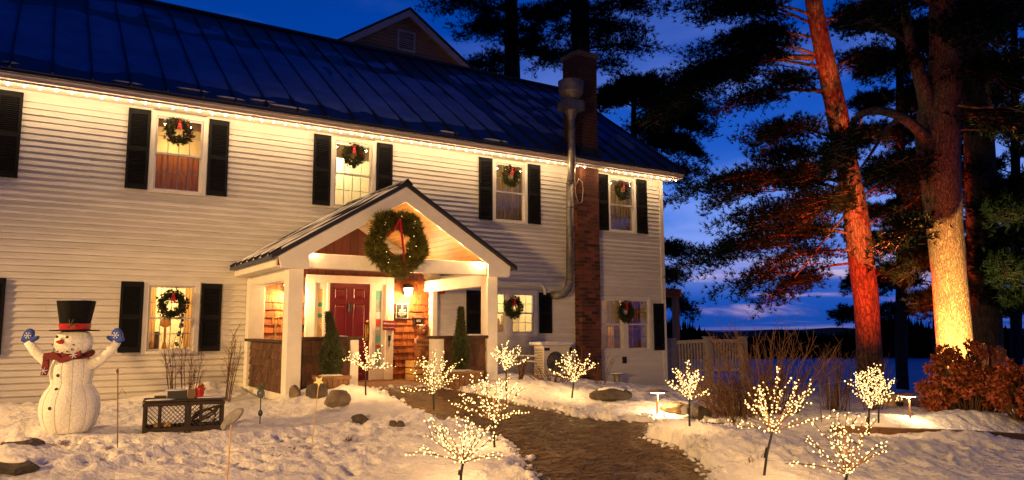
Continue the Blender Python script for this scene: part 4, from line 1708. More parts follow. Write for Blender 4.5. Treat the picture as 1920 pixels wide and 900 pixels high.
# two shovels leaning behind the low side wall
for i, (sx_, sz_) in enumerate(((517, 604), (533, 613))):
    p = on_y(sx_, sz_, -1.2 + .1 * i)
    sv = thing('shovel', (p.x, -1.2, -1.0), ('taller' if i == 0 else 'shorter') + ' shovel with a yellow D-grip leaning behind the low porch wall', 'shovel', 'shovels on the porch')
    m = MB()
    yy = p.y
    m.tube([(p.x - .045, yy, p.z + .07), (p.x + .045, yy, p.z + .07)], .014, 8)
    m.tube([(p.x - .05, yy, p.z + .07), (p.x - .045, yy, p.z + .0), (p.x - .005, yy, p.z - .06)], .012, 8)
    m.tube([(p.x + .05, yy, p.z + .07), (p.x + .045, yy, p.z + .0), (p.x + .005, yy, p.z - .06)], .012, 8)
    m.part('grip', mat('yellow_plastic', (.75, .42, .06), .45, .1), sv, smooth=True)
    MB().tube([(p.x, yy, p.z - .05), (p.x + .05, yy + .1, -.62)], .014, 8).part('shaft', WOODY, sv)
    bl_ = MB()
    bl_.add([(p.x - .08, yy + .10, -.62), (p.x + .18, yy + .10, -.62), (p.x + .19, yy + .06, -.99), (p.x - .09, yy + .06, -.99),
             (p.x - .08, yy + .112, -.62), (p.x + .18, yy + .112, -.62), (p.x + .19, yy + .072, -.99), (p.x - .09, yy + .072, -.99)],
            [(0, 1, 2, 3), (7, 6, 5, 4), (0, 4, 5, 1), (1, 5, 6, 2), (2, 6, 7, 3), (3, 7, 4, 0)])
    bl_.part('blade', STEEL, sv)


# ------------------------------------------------------------------ wreaths
def sprig_tris(C, D, L, W, k, spread, seed):
    """k thin leaf triangles fanning from each centre C along D"""
    g = np.random.default_rng(seed)
    n = len(C)
    C = np.repeat(C, k, 0)
    D = np.repeat(D, k, 0)
    d = D + spread * g.normal(size=C.shape)
    d /= np.linalg.norm(d, axis=1, keepdims=True) + 1e-9
    s = np.cross(d, g.normal(size=C.shape))
    s /= np.linalg.norm(s, axis=1, keepdims=True) + 1e-9
    l = L * g.uniform(.6, 1.25, (len(C), 1))
    p0 = C + d * l * .05
    return np.stack([p0 - s * W * .5, p0 + s * W * .5, C + d * l], 1)


def wreath(c, r, tube, label, seed, n=420, leaf=.075, lw=.012, k=9, group='wreaths on the windows', m=GREEN1, bow=.6, face=(0, -1, 0), berries=10):
    t = thing('wreath', c, label, 'wreath', group)
    g = np.random.default_rng(seed)
    a = g.uniform(0, 2 * np.pi, n)
    b = g.uniform(0, 2 * np.pi, n)
    rr = tube * np.sqrt(g.uniform(.1, 1, n)) * (1 + .25 * np.sin(a * 5 + seed))
    R_ = r + rr * np.cos(b)
    C = np.stack([R_ * np.cos(a), -np.abs(rr * np.sin(b)) * .9 - .01, R_ * np.sin(a)], 1)
    D = np.stack([np.cos(b) * np.cos(a) - .6 * np.sin(a), -np.abs(np.sin(b)) - .25, np.cos(b) * np.sin(a) + .6 * np.cos(a)], 1)
    T = sprig_tris(C, D, leaf, lw, k, .55, seed + 1) + np.array(c)
    MB().tri_soup(T).part('greenery', m, t, kind='stuff')
    ring = MB()
    ring.tube([(c[0] + r * math.cos(q * math.pi / 12), c[1] - .02, c[2] + r * math.sin(q * math.pi / 12)) for q in range(25)], tube * .55, 6, False)
    ring.part('wreath_ring', WOODD if m is not GREEN2 else m, t)
    # bow: two loops, knot, two tails
    if bow:
        bz_ = c[2] + r * 1.0
        yb = c[1] - tube - .02
        s = r * bow
        bw = MB()
        for sg in (-1, 1):
            loop = [(0, 0), (.35, .30), (.72, .34), (.85, .10), (.62, -.12), (.3, -.06), (0, 0)]
            for (p0, p1) in zip(loop[:-1], loop[1:]):
                x0, z0, x1, z1 = c[0] + sg * p0[0] * s, bz_ + p0[1] * s, c[0] + sg * p1[0] * s, bz_ + p1[1] * s
                w = s * .18
                bw.add([(x0, yb - w, z0), (x1, yb - w, z1), (x1, yb + w * .6, z1), (x0, yb + w * .6, z0)], [(0, 1, 2, 3)])
        bw.ball((c[0], yb - s * .1, bz_), s * .20, 8, 6)
        bw.part('bow', REDC, t)
        for sg, ln in ((-1, 1.25), (1, 1.45)):
            tl_ = MB()
            w = s * .16
            x0, x1 = c[0] + sg * s * .06, c[0] + sg * s * .22
            tl_.add([(x0 - w, yb - .004, bz_), (x0 + w, yb - .004, bz_), (x1 + w, yb + .0, bz_ - ln * s * .9), (x1 - w, yb + .0, bz_ - ln * s),
                     (x0 - w, yb + .004, bz_), (x0 + w, yb + .004, bz_), (x1 + w, yb + .008, bz_ - ln * s * .9), (x1 - w, yb + .008, bz_ - ln * s)],
                    [(3, 2, 1, 0), (4, 5, 6, 7), (0, 1, 5, 4), (1, 2, 6, 5), (2, 3, 7, 6), (3, 0, 4, 7)])
            tl_.part('ribbon_tail', REDC, t)
    for q in range(berries):
        an = g.uniform(0, 6.28)
        rr_ = r + g.uniform(-.6, .6) * tube
        me_ = MB().ball((c[0] + rr_ * math.cos(an), c[1] - tube * .95, c[2] + rr_ * math.sin(an)), r * .075, 6, 5)
        me_.part('berry', BERRY, t, smooth=True)
    return t


WL = [((335, 248), 'in the second upper window from the left edge'), ((661, 292), 'in the bright upper window above the porch'),
      ((956, 332), 'in the upper window left of the chimney'), ((1165, 358), 'in the upper window right of the chimney')]
for i, ((wx, wy), lb) in enumerate(WL):
    p = on_y(wx, wy, -.06)
    wreath(tuple(p), .165, .075, 'berry-dotted green wreath with red bow ' + lb, 500 + i * 7, 330, .062, .011, 10, bow=.62)
for i, ((wx, wy), lb, r_) in enumerate((((323, 571), 'in the ground-floor window behind the snowman', .175), ((961, 577), 'on the kitchen window right of the porch', .165), ((1171, 585), 'on the window at the far corner of the house', .185))):
    p = on_y(wx, wy, -.07)
    wreath(tuple(p), r_, .075, 'plain green wreath with red bow ' + lb, 560 + i * 7, 380, .066, .011, 10, bow=.62, berries=3)
pbw = on_y(745, 456, -2.86)
wreath((pbw.x, -2.80, pbw.z), .385, .12, 'very large leafy wreath with long red ribbon on the porch gable', 600, 1500, .12, .020, 10, group=None, m=GREEN2, bow=.32, berries=0)
t_ = [o for o in COL.objects if o.name.startswith('wreath') and o.get('label', '').startswith('very large')][0]
lt = MB()
zt_ = pbw.z + .375
for (x0, z0, x1, z1, w) in ((pbw.x - .0, zt_, pbw.x + .10, zt_ - .80, .018), (pbw.x - .02, zt_, pbw.x - .10, zt_ - .18, .014), (pbw.x - .10, zt_ - .18, pbw.x - .24, zt_ - .28, .012)):
    lt.beam((x0, -2.97, z0), (x1, -2.96, z1), w * 2, .006, up=(0, 1, 0))
lt.part('ribbon_tail', REDC, t_)
lb_ = MB()
for q in range(16):
    an = nrng.uniform(0, 6.28)
    rr_ = .375 + nrng.uniform(-.11, .11)
    lb_.ball((pbw.x + rr_ * math.cos(an), -2.80 - .13, pbw.z + rr_ * math.sin(an)), .007, 5, 4)
lb_.part('wreath_bulbs', BULB, t_)

# ------------------------------------------------------------------ planters with little arborvitae on the porch front
for i, (xa, xb, zt, zb_, tx, ttop, lbl) in enumerate(((601, 654, 706, 731, 619, 590, 'left'), (849, 901, 697, 724, 875, 580, 'right'))):
    yy = -2.98
    a_, b_ = on_y(xa, zt, yy), on_y(xb, zb_, yy)
    w = b_.x - a_.x
    cx = (a_.x + b_.x) / 2
    z0, z1 = min(b_.z, gz(cx, yy) + .0) - .03, a_.z
    pt = thing('planter', (cx, yy + w / 2 - .05, z0), 'dark tapered wooden tub with snow on its soil before the ' + lbl + ' low porch wall', 'planter', 'planters at the porch')
    m = MB()
    n = 5
    yc = yy + w / 2 - .05
    for k in range(n):
        f0, f1 = k / n, (k + 1) / n - .02
        for sd in range(4):
            def pp(f, z, sc):
                u = (f - .5) * w * sc
                h = w / 2 * sc
                return {0: (cx + u, yc - h, z), 1: (cx + h, yc + u, z), 2: (cx - u, yc + h, z), 3: (cx - h, yc - u, z)}[sd]
            q = MB()
            o_ = [pp(f0, z0, .84), pp(f1, z0, .84), pp(f1, z1, 1), pp(f0, z1, 1)]
            cc = Vector((cx, yc, 0))
            in_ = [tuple(Vector((v[0], v[1], v[2])).lerp(Vector((cx, yc, v[2])), .06)) for v in o_]
            q.add(o_ + in_, [(0, 1, 2, 3), (7, 6, 5, 4), (0, 4, 5, 1), (1, 5, 6, 2), (2, 6, 7, 3), (3, 7, 4, 0)])
            if sd in (0, 3):
                q.part('stave', WOODM, pt)
            else:
                m.add(q.v, q.f)
    m.part('back_staves', WOODM, pt)
    rim = MB()
    for (x0, x1, y0, y1) in ((-1, 1, -1, -.9), (-1, 1, .9, 1), (-1, -.9, -.9, .9), (.9, 1, -.9, .9)):
        rim.box(cx + x0 * w * .53, cx + x1 * w * .53, yc + y0 * w * .53, yc + y1 * w * .53, z1 - .05, z1 + .004)
    rim.part('rim', WOODM, pt)
    sn = MB().ball((cx, yc, z1 - .02), 1, 14, 6, (w * .46, w * .46, .05))
    sn.part('snow_top', SNOW, pt, smooth=True)
    tp = on_y(tx, ttop, yc)
    at_ = thing('arborvitae', (cx, yc, z1), 'slim dark green conical arborvitae in the ' + lbl + ' porch planter', 'small conifer', 'potted conifers at the porch')
    H = tp.z - z1
    txx = tp.x - .0
    MB().tube([(cx, yc, z1 - .02), (cx, yc, z1 + H * .9)], [.02, .005], 6).part('trunk', WOODD, at_)
    g = np.random.default_rng(700 + i)
    N = 2600
    hh = g.uniform(0, 1, N) ** 1.15
    prof = np.interp(hh, [0, .08, .3, .5, .65, .8, 1], [.12, .19, .20, .15, .085, .045, .012]) * (.72 if i == 0 else .62)
    ang = g.uniform(0, 2 * np.pi, N)
    rr = prof * g.uniform(.55, 1.05, N) * (1 + .18 * np.sin(ang * 4 + hh * 11))
    lean = np.interp(hh, [0, .6, 1], [0, 0, 1]) * (-.07 if i == 0 else 0.0)
    C = np.stack([cx + lean + rr * np.cos(ang), yc + rr * np.sin(ang), z1 + hh * H], 1)
    D = np.stack([np.cos(ang) * .6, np.sin(ang) * .6, np.full(N, .9)], 1)
    MB().tri_soup(sprig_tris(C, D, .07, .016, 7, .35, 710 + i)).part('foliage', CONIF, at_, kind='stuff')

# ------------------------------------------------------------------ snowman
UPZ = Vector((0, 0, 1))
RT = Vector((AR[0], AR[1], 0)).normalized()          # picture right, on the ground
FW = Vector((-RT.y, RT.x, 0))                          # away from the camera


def loc_frame(p, ang=0.0):
    r = RT * math.cos(ang) + FW * math.sin(ang)
    f = -RT * math.sin(ang) + FW * math.cos(ang)
    return Matrix(((r.x, f.x, 0, p[0]), (r.y, f.y, 0, p[1]), (0, 0, 1, p[2]), (0, 0, 0, 1)))


def xf(mb, M):
    mb.v = [tuple(M @ Vector(p)) for p in mb.v]
    return mb


sp_ = spot(128, 806)
sp_.z -= .02
SM = loc_frame(sp_, .0) @ Matrix.Diagonal((.98, .92, .955, 1))
snowman = thing('snowman', sp_, 'tall white light-up snowman with black top hat, red scarf and blue mittens', 'snowman')
SKIN = mat('white_tinsel_cloth', (0.80, 0.79, 0.75), .75, .14, 45, .55, 70)
prof = [(.0, .0), (.26, .0), (.285, .02), (.335, .10), (.370, .20), (.380, .30), (.365, .40), (.325, .49), (.275, .55), (.255, .585), (.262, .64), (.275, .72), (.268, .80),
        (.235, .88), (.185, .93), (.175, .945), (.205, .98), (.235, 1.04), (.243, 1.09), (.232, 1.15), (.195, 1.21), (.15, 1.235), (.0, 1.24)]
prof = [(r * .88, z) for r, z in prof]
xf(MB().lathe(prof, 72, gore=12, gamp=.022), SM).part('body', SKIN, snowman, smooth=True)
WIREM = mat('frame_wire', (.42, .38, .30), .6, .1)
mb = MB()
for k in range(12):
    a = 2 * math.pi * (k) / 12 + .0
    mb.tube([((r * .985) * math.cos(a), (r * .985) * math.sin(a), z) for r, z in prof[2:15]], .003, 4)
xf(mb, SM).part('frame_wires', WIREM, snowman)
for s in (-1, 1):
    pts = [(s * .20, 0, .80), (s * .32, -.01, .87), (s * .45, -.02, .98), (s * .54, -.03, 1.10)]
    xf(MB().tube(pts, [.076, .068, .058, .050], 14), SM).part('arm', SKIN, snowman, smooth=True)
    mt_ = MB()
    n = 22
    outl = [(-.055, 0), (-.065, .06), (-.072, .11), (-.062, .16), (-.03, .185), (.01, .18), (.04, .155), (.052, .11), (.07, .12), (.098, .145), (.118, .13), (.112, .095), (.085, .055), (.058, .02), (.05, 0)]
    a = -.45 * s
    sgn = 1 if s < 0 else -1
    ou = [((sgn * x) * math.cos(a) + y * math.sin(a), -(sgn * x) * math.sin(a) + y * math.cos(a)) for x, y in outl]
    poly = [(s * .575 + x, 1.09 + y) for x, y in ou]
    if sgn < 0:
        poly = poly[::-1]
    mt_.prism(poly, -.06, .0, 'y')
    o = xf(mt_, SM).part('mitten', mat('blue_cloth', (.006, .04, .34), .6, .15, 20), snowman)
    bevel(o, .015, 2)
    fl = MB()
    cx_, cz_ = s * .575 + s * -.0 + math.sin(a) * .10, 1.09 + math.cos(a) * .10
    for q in range(3):
        t = q * math.pi / 3
        fl.beam((cx_ - .04 * math.cos(t), -.064, cz_ - .04 * math.sin(t)), (cx_ + .04 * math.cos(t), -.064, cz_ + .04 * math.sin(t)), .009, .006)
        for e in (-1, 1):
            bx0, bz0 = cx_ + e * .026 * math.cos(t), cz_ + e * .026 * math.sin(t)
            for w in (-.6, .6):
                fl.beam((bx0, -.064, bz0), (bx0 + e * .018 * math.cos(t + w), -.064, bz0 + e * .018 * math.sin(t + w)), .006, .005)
    xf(fl, SM).part('snowflake', mat('pale_print', (.55, .62, .75), .6, .05), snowman)
HATB = mat('black_hat_cloth', (.005, .005, .006), .85, .3, 20, .3, 60, spec=.15)
xf(MB().lathe([(.0, 1.235), (.272, 1.232), (.275, 1.245), (.16, 1.252), (.0, 1.252)], 40), SM).part('hat_brim', HATB, snowman)
xf(MB().lathe([(.160, 1.25), (.172, 1.34), (.188, 1.43), (.205, 1.53), (.217, 1.605), (.212, 1.61), (.0, 1.605)], 36, gore=10, gamp=.02), SM).part('hat_crown', HATB, snowman)
xf(MB().lathe([(.163, 1.252), (.168, 1.252), (.179, 1.325), (.174, 1.325)], 36), SM).part('hat_band', REDC, snowman)
xf(MB().ball((0, 0, 1.605), 1, 16, 6, (.20, .20, .022)), SM).part('hat_snow', SNOW, snowman, smooth=True)
hl = MB()
for q, (x, z, r) in enumerate(((.045, 1.30, .6), (.085, 1.31, -.5), (.03, 1.345, 1.6), (.07, 1.35, 1.2))):
    hl.beam((x - .035 * math.cos(r), -.182, z - .03 * math.sin(r)), (x + .035 * math.cos(r), -.184, z + .03 * math.sin(r)), .03, .006)
xf(hl, SM).part('holly_leaf', mat('holly', (.02, .06, .02), .5, .2), snowman)
eb = MB()
for x, z in ((-.085, 1.165), (.035, 1.160)):
    xf(MB().ball((x, -.225, z), .017, 8, 6), SM).part('eye', BLACK, snowman)
nb = MB().tube([(-.03, -.205, 1.105), (-.04, -.25, 1.10), (-.055, -.285, 1.105)], [.030, .024, .010], 10)
xf(nb, SM).part('nose', mat('carrot', (.62, .05, .015), .5, .1), snowman, smooth=True)
for x, z in ((-.155, 1.065), (-.135, 1.015), (-.09, .985), (-.03, .972), (.035, .985), (.09, 1.012), (.11, 1.068)):
    y = -math.sqrt(max(.001, np.interp(z, [.945, .98, 1.04, 1.09], [.175, .205, .235, .243]) ** 2 - x * x)) - .002
    xf(MB().ball((x, y, z), .010, 6, 5), SM).part('mouth_dot', BLACK, snowman)
for x, z in ((-.035, .70), (-.035, .535), (-.055, .315)):
    rr = np.interp(z, [a[1] for a in prof], [a[0] for a in prof])
    xf(MB().ball((x, -math.sqrt(rr * rr - x * x), z), 1, 10, 6, (.022, .012, .022)), SM).part('button', BLACK, snowman)
scarf = MB()
ring = [(.205 * math.cos(q * math.pi / 12), .205 * math.sin(q * math.pi / 12), .93 + .02 * math.sin(q * math.pi / 6) + .02 * math.cos(q * math.pi / 12)) for q in range(25)]
scarf.tube(ring, .036, 8, False)
SCF = mat('red_scarf_cloth', (.14, .006, .010), .8, .25, 25, .3, 60)
so = xf(scarf, SM).part('scarf', SCF, snowman, smooth=True)
st_ = MB()
st_.prism([(-.225, .965), (-.165, .975), (-.16, .80), (-.18, .70), (-.245, .70), (-.235, .80)], -.235, -.205, 'y')
xf(st_, SM).part('scarf_tail', SCF, snowman)
xf(MB().prism([(-.22, .93), (-.10, .99), (-.05, .95), (.0, .91), (.14, .955), (.22, 1.0), (.23, .94), (.10, .89), (.0, .85), (-.1, .90), (-.2, .88)], -.262, -.235, 'y'), SM).part('scarf_front', SCF, snowman)
for cx_, cz_ in ((-.208, .755), (.15, .945)):
    fl = MB()
    for q in range(3):
        t = q * math.pi / 3 + .2
        fl.beam((cx_ - .045 * math.cos(t), -.266 if cx_ > 0 else -.238, cz_ - .045 * math.sin(t)), (cx_ + .045 * math.cos(t), -.266 if cx_ > 0 else -.238, cz_ + .045 * math.sin(t)), .009, .006)
    xf(fl, SM).part('snowflake', MATS['pale_print'], snowman)

# ------------------------------------------------------------------ lobster traps with odds and ends on top
tp0, tp1 = spot(266, 813), spot(418, 812)
tz = min(tp0.z, tp1.z) - .01
TRW = mat('trap_wood', (.026, .016, .011), .85, .4, 10)
NETM = mat('trap_wire', (.045, .035, .028), .6, .3, 20)
axx = (tp1 - tp0)
axx.z = 0
TL = axx.length
axx.normalize()
ayy = Vector((-axx.y, axx.x, 0))
TD = .42


def tw(u, v, z):
    return Vector((tp0.x, tp0.y, tz)) + axx * u + ayy * v + UPZ * z


def trap(u0, u1, lbl):
    t = thing('lobster_trap', tw((u0 + u1) / 2, TD / 2, 0), lbl, 'lobster trap', 'lobster traps on the snow')
    for v in (0, TD):
        for u in (u0 + .02, u0 + (u1 - u0) * .36, u1 - .02):
            MB().beam(tw(u, v, -.02), tw(u, v, .33), .026, .026).part('post', TRW, t)
        MB().beam(tw(u0, v, .045), tw(u1, v, .045), .03, .055).part('bottom_rail', TRW, t)
        MB().beam(tw(u0 - .01, v - .002, .345), tw(u1 + .01, v - .002, .345), .03, .04).part('top_rail', TRW, t)
    for u in (u0 + .02, u1 - .02):
        MB().beam(tw(u, .02, .05), tw(u, TD - .02, .05), .03, .05).part('end_rail', TRW, t)
    for k in range(6):
        v = .02 + k * (TD - .04) / 5
        MB().beam(tw(u0 - .01, v, .382 + .003 * (k % 2)), tw(u1 + .01, v, .382 + .003 * (k % 2)), .055, .018).part('lath', TRW, t)
    net = MB()
    n = int((u1 - u0) / .045)
    for v in (.0, TD):
        for s in (-1, 1):
            for k in range(-6, n + 6):
                ua, ub = u0 + k * .05, u0 + k * .05 + s * .25
                za, zb = .07, .33
                if ua < u0 or ua > u1:
                    f = ((u0 if ua < u0 else u1) - ua) / (ub - ua)
                    if not 0 <= f < 1:
                        continue
                    za, ua = za + (zb - za) * f, ua + (ub - ua) * f
                if ub < u0 or ub > u1:
                    f = ((u0 if ub < u0 else u1) - ua) / (ub - ua)
                    if not 0 < f <= 1:
                        continue
                    zb, ub = za + (zb - za) * f, ua + (ub - ua) * f
                net.tube([tw(ua, v, za), tw(ub, v, zb)], .0032, 3, False)
    for s in (-1, 1):
        for k in range(9):
            for u in (u0, u1):
                net.tube([tw(u, k * TD / 8, .07), tw(u, min(TD, max(0, k * TD / 8 + s * .2)), .33)], .0032, 3, False)
    net.part('netting', NETM, t, kind='stuff')
    return t


t1 = trap(0, TL * .545, 'left wire lobster trap with yellow float inside, snow and dark boxes on top')
t2 = trap(TL * .55, TL, 'right wire lobster trap with coiled rope inside, near the white fish stake')
MB().beam(tw(.12, .1, .10), tw(.30, .1, .10), .05, .045).part('float', WOODY, t1)
cr_ = MB()
for q in range(3):
    c = tw(TL * .76, .2, .16 + q * .02)
    cr_.tube([c + axx * (.13 + .02 * q) * math.cos(a * .5) + ayy * .05 * math.sin(a) + UPZ * .09 * math.sin(a * .5 + q) for a in range(13)], .013, 6)
cr_.part('rope_coil', WOODD, t2)
sb = MB()
for (u, v, a, b, c) in ((TL * .20, TD * .2, .17, .06, .012), (TL * .80, TD * .5, .14, .10, .016), (TL * .93, TD * .55, .08, .12, .02)):
    m_ = MB().ball((0, 0, 0), 1, 16, 6, (a, b, c))
    xf(m_, Matrix.Translation(tw(u, v, .395)))
    sb.add(m_.v, m_.f)
sb.part('snow_cover', SNOW, t1, smooth=True, kind='stuff')
mbx = thing('storage_box', tw(TL * .4, TD * .45, .39), 'long dark snow-dusted box lying on the lobster traps beside the red pot', 'box')
MB().beam(tw(TL * .28, TD * .5, .44), tw(TL * .53, TD * .5, .44), .16, .10).part('case', BLACK, mbx)
MB().beam(tw(TL * .12, TD * .55, .41), tw(TL * .27, TD * .55, .41), .14, .04).part('flat_lid', BLACK, mbx)
MB().ball(tw(TL * .38, TD * .5, .492), 1, 12, 5, (.13, .07, .02)).part('snow_patch', SNOW, mbx, smooth=True)
MB().beam(tw(TL * .535, TD * .5, .44), tw(TL * .63, TD * .5, .44), .13, .11).part('paper_bag', BLIND, mbx)
pot = thing('flower_pot', tw(TL * .69, TD * .5, .39), 'small red pot with an orange dried flower on the lobster traps', 'flower pot')
xf(MB().lathe([(.04, 0), (.055, .10), (.062, .10), (.062, .125), (.0, .12)], 14), Matrix.Translation(tw(TL * .69, TD * .5, .392))).part('pot', REDC, pot)
g = np.random.default_rng(5)
C = np.array([list(tw(TL * .70, TD * .5, .53))] * 50) + g.normal(size=(50, 3)) * .018
MB().tri_soup(sprig_tris(C, g.normal(size=(50, 3)), .045, .014, 3, .4, 6)).part('dried_flower', mat('orange_petal', (.45, .12, .02), .7, .3), pot, kind='stuff')


# ------------------------------------------------------------------ garden stakes
def stake(name, base_px, top_px, label, m, r=.006):
    b = spot(*base_px)
    d = (b - Vector(CAM)).dot(Vector(AF))
    t = at(top_px[0], top_px[1], d)
    th = thing(name, b, label, 'garden stake')
    MB().tube([b - UPZ * .05, b.lerp(t, .5), t], r, 6).part('rod', m, th)
    return th, b, t


th, b, t = stake('pineapple_stake', (487, 806), (489, 742), 'garden stake with a glass pineapple top and green leaves by the porch corner', BLACK, .007)
MB().ball(t + UPZ * .03, .052, 12, 8, (1, 1, 1.15)).part('glass_ball', mat('speckled_glass', (.12, .13, .13), .25, .6, 60), th, smooth=True)
g = np.random.default_rng(8)
C = np.array([list(t + UPZ * .08)] * 16)
MB().tri_soup(sprig_tris(C, np.tile([0, 0, .8], (16, 1)), .085, .025, 1, .45, 9)).part('leaf_crown', mat('green_metal', (.05, .22, .08), .4, .2), th)
MB().ball(b + UPZ * .13, .03, 8, 6, (1, 1, 1.5)).part('lower_knob', BLACK, th)
th, b, t = stake('star_stake', (582, 850), (598, 715), 'thin leaning stake topped with a pale gold star by the mossy rocks', WOODY, .005)
star = []
for q in range(10):
    a = q * math.pi / 5 + .3
    rr = .06 if q % 2 else .025
    star.append((rr * math.cos(a), rr * math.sin(a)))
xf(MB().prism(star, -.008, .008, 'y'), loc_frame(t)).part('star', mat('gold_paint', (.75, .55, .22), .4, .2), th)
th, b, t = stake('fish_stake', (424, 925), (434, 790), 'thin yellow stake with a grey wooden fish, right of the lobster traps', WOODY, .006)
fish = [(-.09, -.055), (-.06, .0), (-.02, .05), (.04, .085), (.09, .09), (.10, .06), (.07, .01), (.02, -.035), (-.03, -.055), (-.055, -.10), (-.085, -.085)]
fo = xf(MB().prism(fish[::-1], -.018, .018, 'y'), loc_frame(t + UPZ * .02)).part('fish', mat('grey_fish_paint', (.16, .15, .15), .6, .4, 14), th)
bevel(fo, .01, 2)
th, b, t = stake('seed_stalk', (221, 838), (221, 700), 'tall bare weed stalk sticking up from the snow between snowman and traps', TWIGR, .006)
MB().tube([t, t + UPZ * .03 - RT * .01, t + UPZ * .05], [.010, .014, .006], 6).part('seed_head', TWIG, th)
MB().tube([b.lerp(t, .7), b.lerp(t, .8) + RT * .05, b.lerp(t, .72) + RT * .09], .003, 4).part('side_stem', TWIGR, th)


# ------------------------------------------------------------------ LED twig trees
def led_tree(base_px, fork_px, crown, seed, label, n_br=11, bulbs=9, brad=.0085, lean=0):
    """crown = (left px, right px, top px) of the bulb cloud"""
    b = spot(*base_px)
    d = (b - Vector(CAM)).dot(Vector(AF))
    f = at(fork_px[0], fork_px[1], d)
    l_, r_, tp = crown
    ppm = FPX / d
    R = random.Random(seed)
    th = thing('lighted_twig_tree', b, label, 'lighted twig tree', 'lighted twig trees along the path')
    MB().tube([b - UPZ * .08, b.lerp(f, .5) + RT * R.uniform(-.008, .008), f], [.014, .013, .012], 7).part('trunk', BLACK, th)
    if R.random() < .5 or seed == 8:
        MB().beam(b.lerp(f, .42) - RT * .018, b.lerp(f, .66) - RT * .018, .018, .022).part('control_box', BLACK, th)
    br = MB()
    bu = MB()
    wl_, wr_, hh = 1.12 * (fork_px[0] - l_) / ppm, 1.12 * (r_ - fork_px[0]) / ppm, 1.12 * (fork_px[1] - tp) / ppm
    for k in range(n_br):
        u = (k + .5) / n_br * 2 - 1 + R.uniform(-.10, .10)
        w = wl_ if u < 0 else wr_
        depth = R.uniform(-1, 1) * .5 * (wl_ + wr_) * .5
        el = math.sqrt(max(0, 1 - min(1, abs(u)) ** 2.2))
        e = f + RT * (u * w) + FW * depth + UPZ * (hh * (el * R.uniform(.62, 1.0) + .06 * R.random()))
        mid = f.lerp(e, .5) + UPZ * .05 * hh + RT * R.uniform(-.03, .03)
        main = [f, f.lerp(mid, .5) + UPZ * .02 * hh, mid, mid.lerp(e, .55) + UPZ * .01, e]
        br.tube(main, [.007, .006, .005, .004, .003], 4, False)
        paths = [main]
        for q in range(R.choice((2, 3, 3))):
            s0 = main[R.choice((1, 2, 2, 3))]
            dirv = (e - f).normalized() + Vector((R.uniform(-.6, .6), R.uniform(-.6, .6), R.uniform(-.15, .5)))
            ln = R.uniform(.16, .34) * (wl_ + wr_ + hh) * .45
            e2 = s0 + dirv.normalized() * ln
            pth = [s0, s0.lerp(e2, .5) + UPZ * .012, e2]
            br.tube(pth, [.004, .0035, .0025], 4, False)
            paths.append(pth)
        for pth in paths:
            tot = sum((q1 - q0).length for q0, q1 in zip(pth[:-1], pth[1:]))
            nbb = max(1, int(1.5 * bulbs * tot / ((wl_ + wr_ + hh) * .40)))
            for i in range(nbb):
                s = (((i + R.uniform(.2, .9)) / nbb) * .97 + .03) ** 1.15
                s *= len(pth) - 1
                j = min(int(s), len(pth) - 2)
                p = pth[j].lerp(pth[j + 1], s - j)
                bu.ball(p + Vector((R.uniform(-1, 1), R.uniform(-1, 1), R.uniform(-1, 1))) * .018, brad * .68 * R.uniform(.6, 1.3), 7, 5)
    br.part('twigs', TWIGR, th, kind='stuff')
    bu.part('bulbs', BULB, th, smooth=True, kind='stuff')
    c = f + UPZ * hh * .40
    lamp('POINT', 'twig_tree_light', c, (22.0 if seed < 10 else 15.0), (1, .54, .18), .22)
    return th


LED = [((686, 741), (686, 694), (640, 742, 655), 1, 'lighted twig tree nearest the red door, one branch stretched right', 10, 9, .0125),
       ((813, 781), (812, 737), (762, 868, 668), 2, 'lighted twig tree with bright knot at its fork, below the carved bear', 12, 10, .0125),
       ((928, 838), (925, 790), (855, 985, 704), 3, 'bushy lighted twig tree on the path edge, second nearest on the left side', 12, 11, .0115),
       ((863, 908), (868, 868), (770, 940, 782), 4, 'nearest lighted twig tree on the left of the path, cut by the frame', 13, 12, .0105),
       ((949, 726), (949, 694), (922, 985, 645), 5, 'small round lighted twig tree between porch column and heat pump', 11, 9, .013),
       ((1071, 750), (1076, 716), (1035, 1122, 665), 6, 'fan-shaped lighted twig tree before the chimney foot', 12, 10, .0125),
       ((1293, 805), (1293, 748), (1250, 1325, 686), 7, 'evenly rounded lighted twig tree before the white picket railing', 12, 10, .0115),
       ((1430, 892), (1447, 812), (1392, 1560, 715), 8, 'leaning lighted twig tree with a black box on its stem', 13, 11, .0110),
       ((1578, 935), (1588, 890), (1495, 1665, 790), 9, 'lighted twig tree cut by the bottom edge of the picture, right foreground', 12, 9, .0105),
       ((1628, 818), (1630, 764), (1590, 1690, 700), 10, 'dense lighted twig tree in front of the red lit trunk', 13, 11, .0120),
       ((1647, 795), (1648, 757), (1600, 1685, 690), 11, 'lighted twig tree half hidden just behind the dense one', 11, 10, .0125),
       ((1912, 770), (1913, 745), (1890, 1945, 715), 12, 'lighted twig tree at the right edge beside the rusty shrub', 9, 8, .0125)]
for a in LED:
    led_tree(*a[:3], a[3], a[4], a[5], a[6], a[7])


